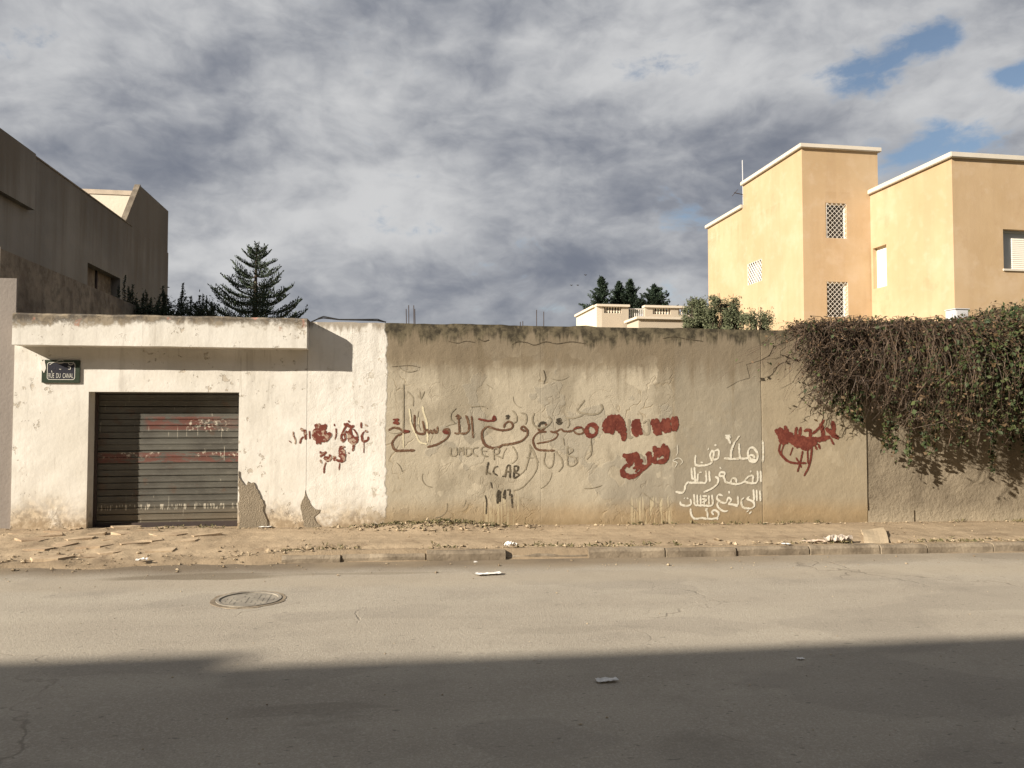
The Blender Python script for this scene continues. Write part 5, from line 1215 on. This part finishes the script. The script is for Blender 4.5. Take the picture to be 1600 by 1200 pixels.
crumple('paper_scrap', 415, 825, .16, .07, .02, 'pale paper at the wall foot beside the cement patch', 'litter', M_paper, 10, on=.1)
# board leaning over the kerb
b1 = PG(1345, 832, .115); b2 = PG(1381, 830, .115); b3 = PG(1391, 863, 0); b4 = PG(1352, 860, 0)
b1.z += .012; b2.z += .015; b3.z += .012; b4.z += .03
bd = MB(); top_ = []; nn = 6
for i in range(nn+1):
    for j in range(nn+1):
        s, q = i/nn, j/nn; p = b4.lerp(b3, q).lerp(b1.lerp(b2, q), s); kx = .035*math.sin(s*math.pi)+.008*math.sin(q*5+s*3); ej = random.uniform(-.012, .012) if (i in (0, nn) or j in (0, nn)) else 0
        top_.append((p.x+ej, p.y+ej*.5, p.z+kx+.03))
n1 = len(top_); vs = top_+[(x, y, z-.028) for x, y, z in top_]; fs = []
for i in range(nn):
    for j in range(nn): a = i*(nn+1)+j; fs += [(a, a+1, a+nn+2, a+nn+1), (a+n1, a+nn+1+n1, a+nn+2+n1, a+1+n1)]
per = [j for j in range(nn+1)]+[i*(nn+1)+nn for i in range(1, nn+1)]+[nn*(nn+1)+j for j in range(nn-1, -1, -1)]+[i*(nn+1) for i in range(nn-1, 0, -1)]
for a, b in zip(per, per[1:]+per[:1]): fs.append((b, a, a+n1, b+n1))
bd.add(vs, fs); tag(bd.build('board', M_card, origin=(b4.x, b4.y, b4.z)), 'dusty board laid as a ramp over the kerb near the right', 'board')
# birds
for (px, py, lab) in [(915, 430, 'upper right of three tiny distant birds above the villa trees'), (893, 446, 'lower left of three tiny distant birds above the villa'), (903, 446, 'lower right of three tiny distant birds above the villa')]:
    p = PY(px, py, 70); m = MB(); m.tube([p+Vector((-.06, -.1, 0)), p+Vector((0, 0, .02)), p+Vector((.06, .12, 0))], .06, 6, .02)
    for s_ in (-1, 1): m.add([p+Vector((0, -.05, .02)), p+Vector((s_*.09, -.02, .08)), p+Vector((s_*.15, .04, .03)), p+Vector((0, .07, .02)), p+Vector((0, 0, -.005)), p+Vector((s_*.09, .02, .06))], [(0, 1, 2, 3), (0, 4, 5, 1), (4, 3, 2, 5), (1, 5, 2)])
    tag(m.build('bird', M_bird, origin=p), lab, 'bird', 'birds in the distant sky')

# ================================================================== building behind the viewer (throws the long shade)
YBK = -3.0; kx = SUNV.x/SUNV.y; kz = -SUNV.z/SUNV.y
e1 = PG(900, 1021); e2 = PG(150, 1029.5)
h1 = (e1.y-YBK)*kz + float(G(e1.x)); h2 = (e2.y-YBK)*kz+float(G(e2.x))
st0 = PG(238, 1043).x-(e1.y-YBK)*kx
bk = thing('apartment_building', 'apartment building across the street whose shade falls on the near road', 'building', (0, YBK-5, 0))
wins = []
xw = -26.0
holes = []
for fl in range(3):
    for k in range(20): holes.append((4+k*3.4, 5.2+k*3.4, .9+fl*2.7, 2.2+fl*2.7))
M_back = flat('beige_render', (.15, .13, .105), .9, .12, 1, .004)
facade('wall', M_back, bk, (40, YBK), (-1, 0), 40-st0, -.2, h1, [h for h in holes if h[1] < 40-st0-.2 and h[3] < h1-.3], depth=.2, step=2.0)
facade('wall', M_back, bk, (st0, YBK), (-1, 0), 45, -.2, h2, step=2.0)
MB().box(st0, 40, YBK-11, YBK-.25, -.2, h1-.02).build('rear_block', M_back, bk)
MB().box(st0-45, st0-.01, YBK-11, YBK-.201, -.2, h2).build('rear_block', M_back, bk)
MB().box(-60, 40, YBK+.01, -1.6, -.9, .12).build('pavement_slab', M_kerb, bk) if False else None
hgrid_near = hgrid('near_pavement', M_pave, -45, 45, -3.0, -1.6, .5, lambda x, y: G(x)+.11+0*y); tag(hgrid_near, kind='structure')
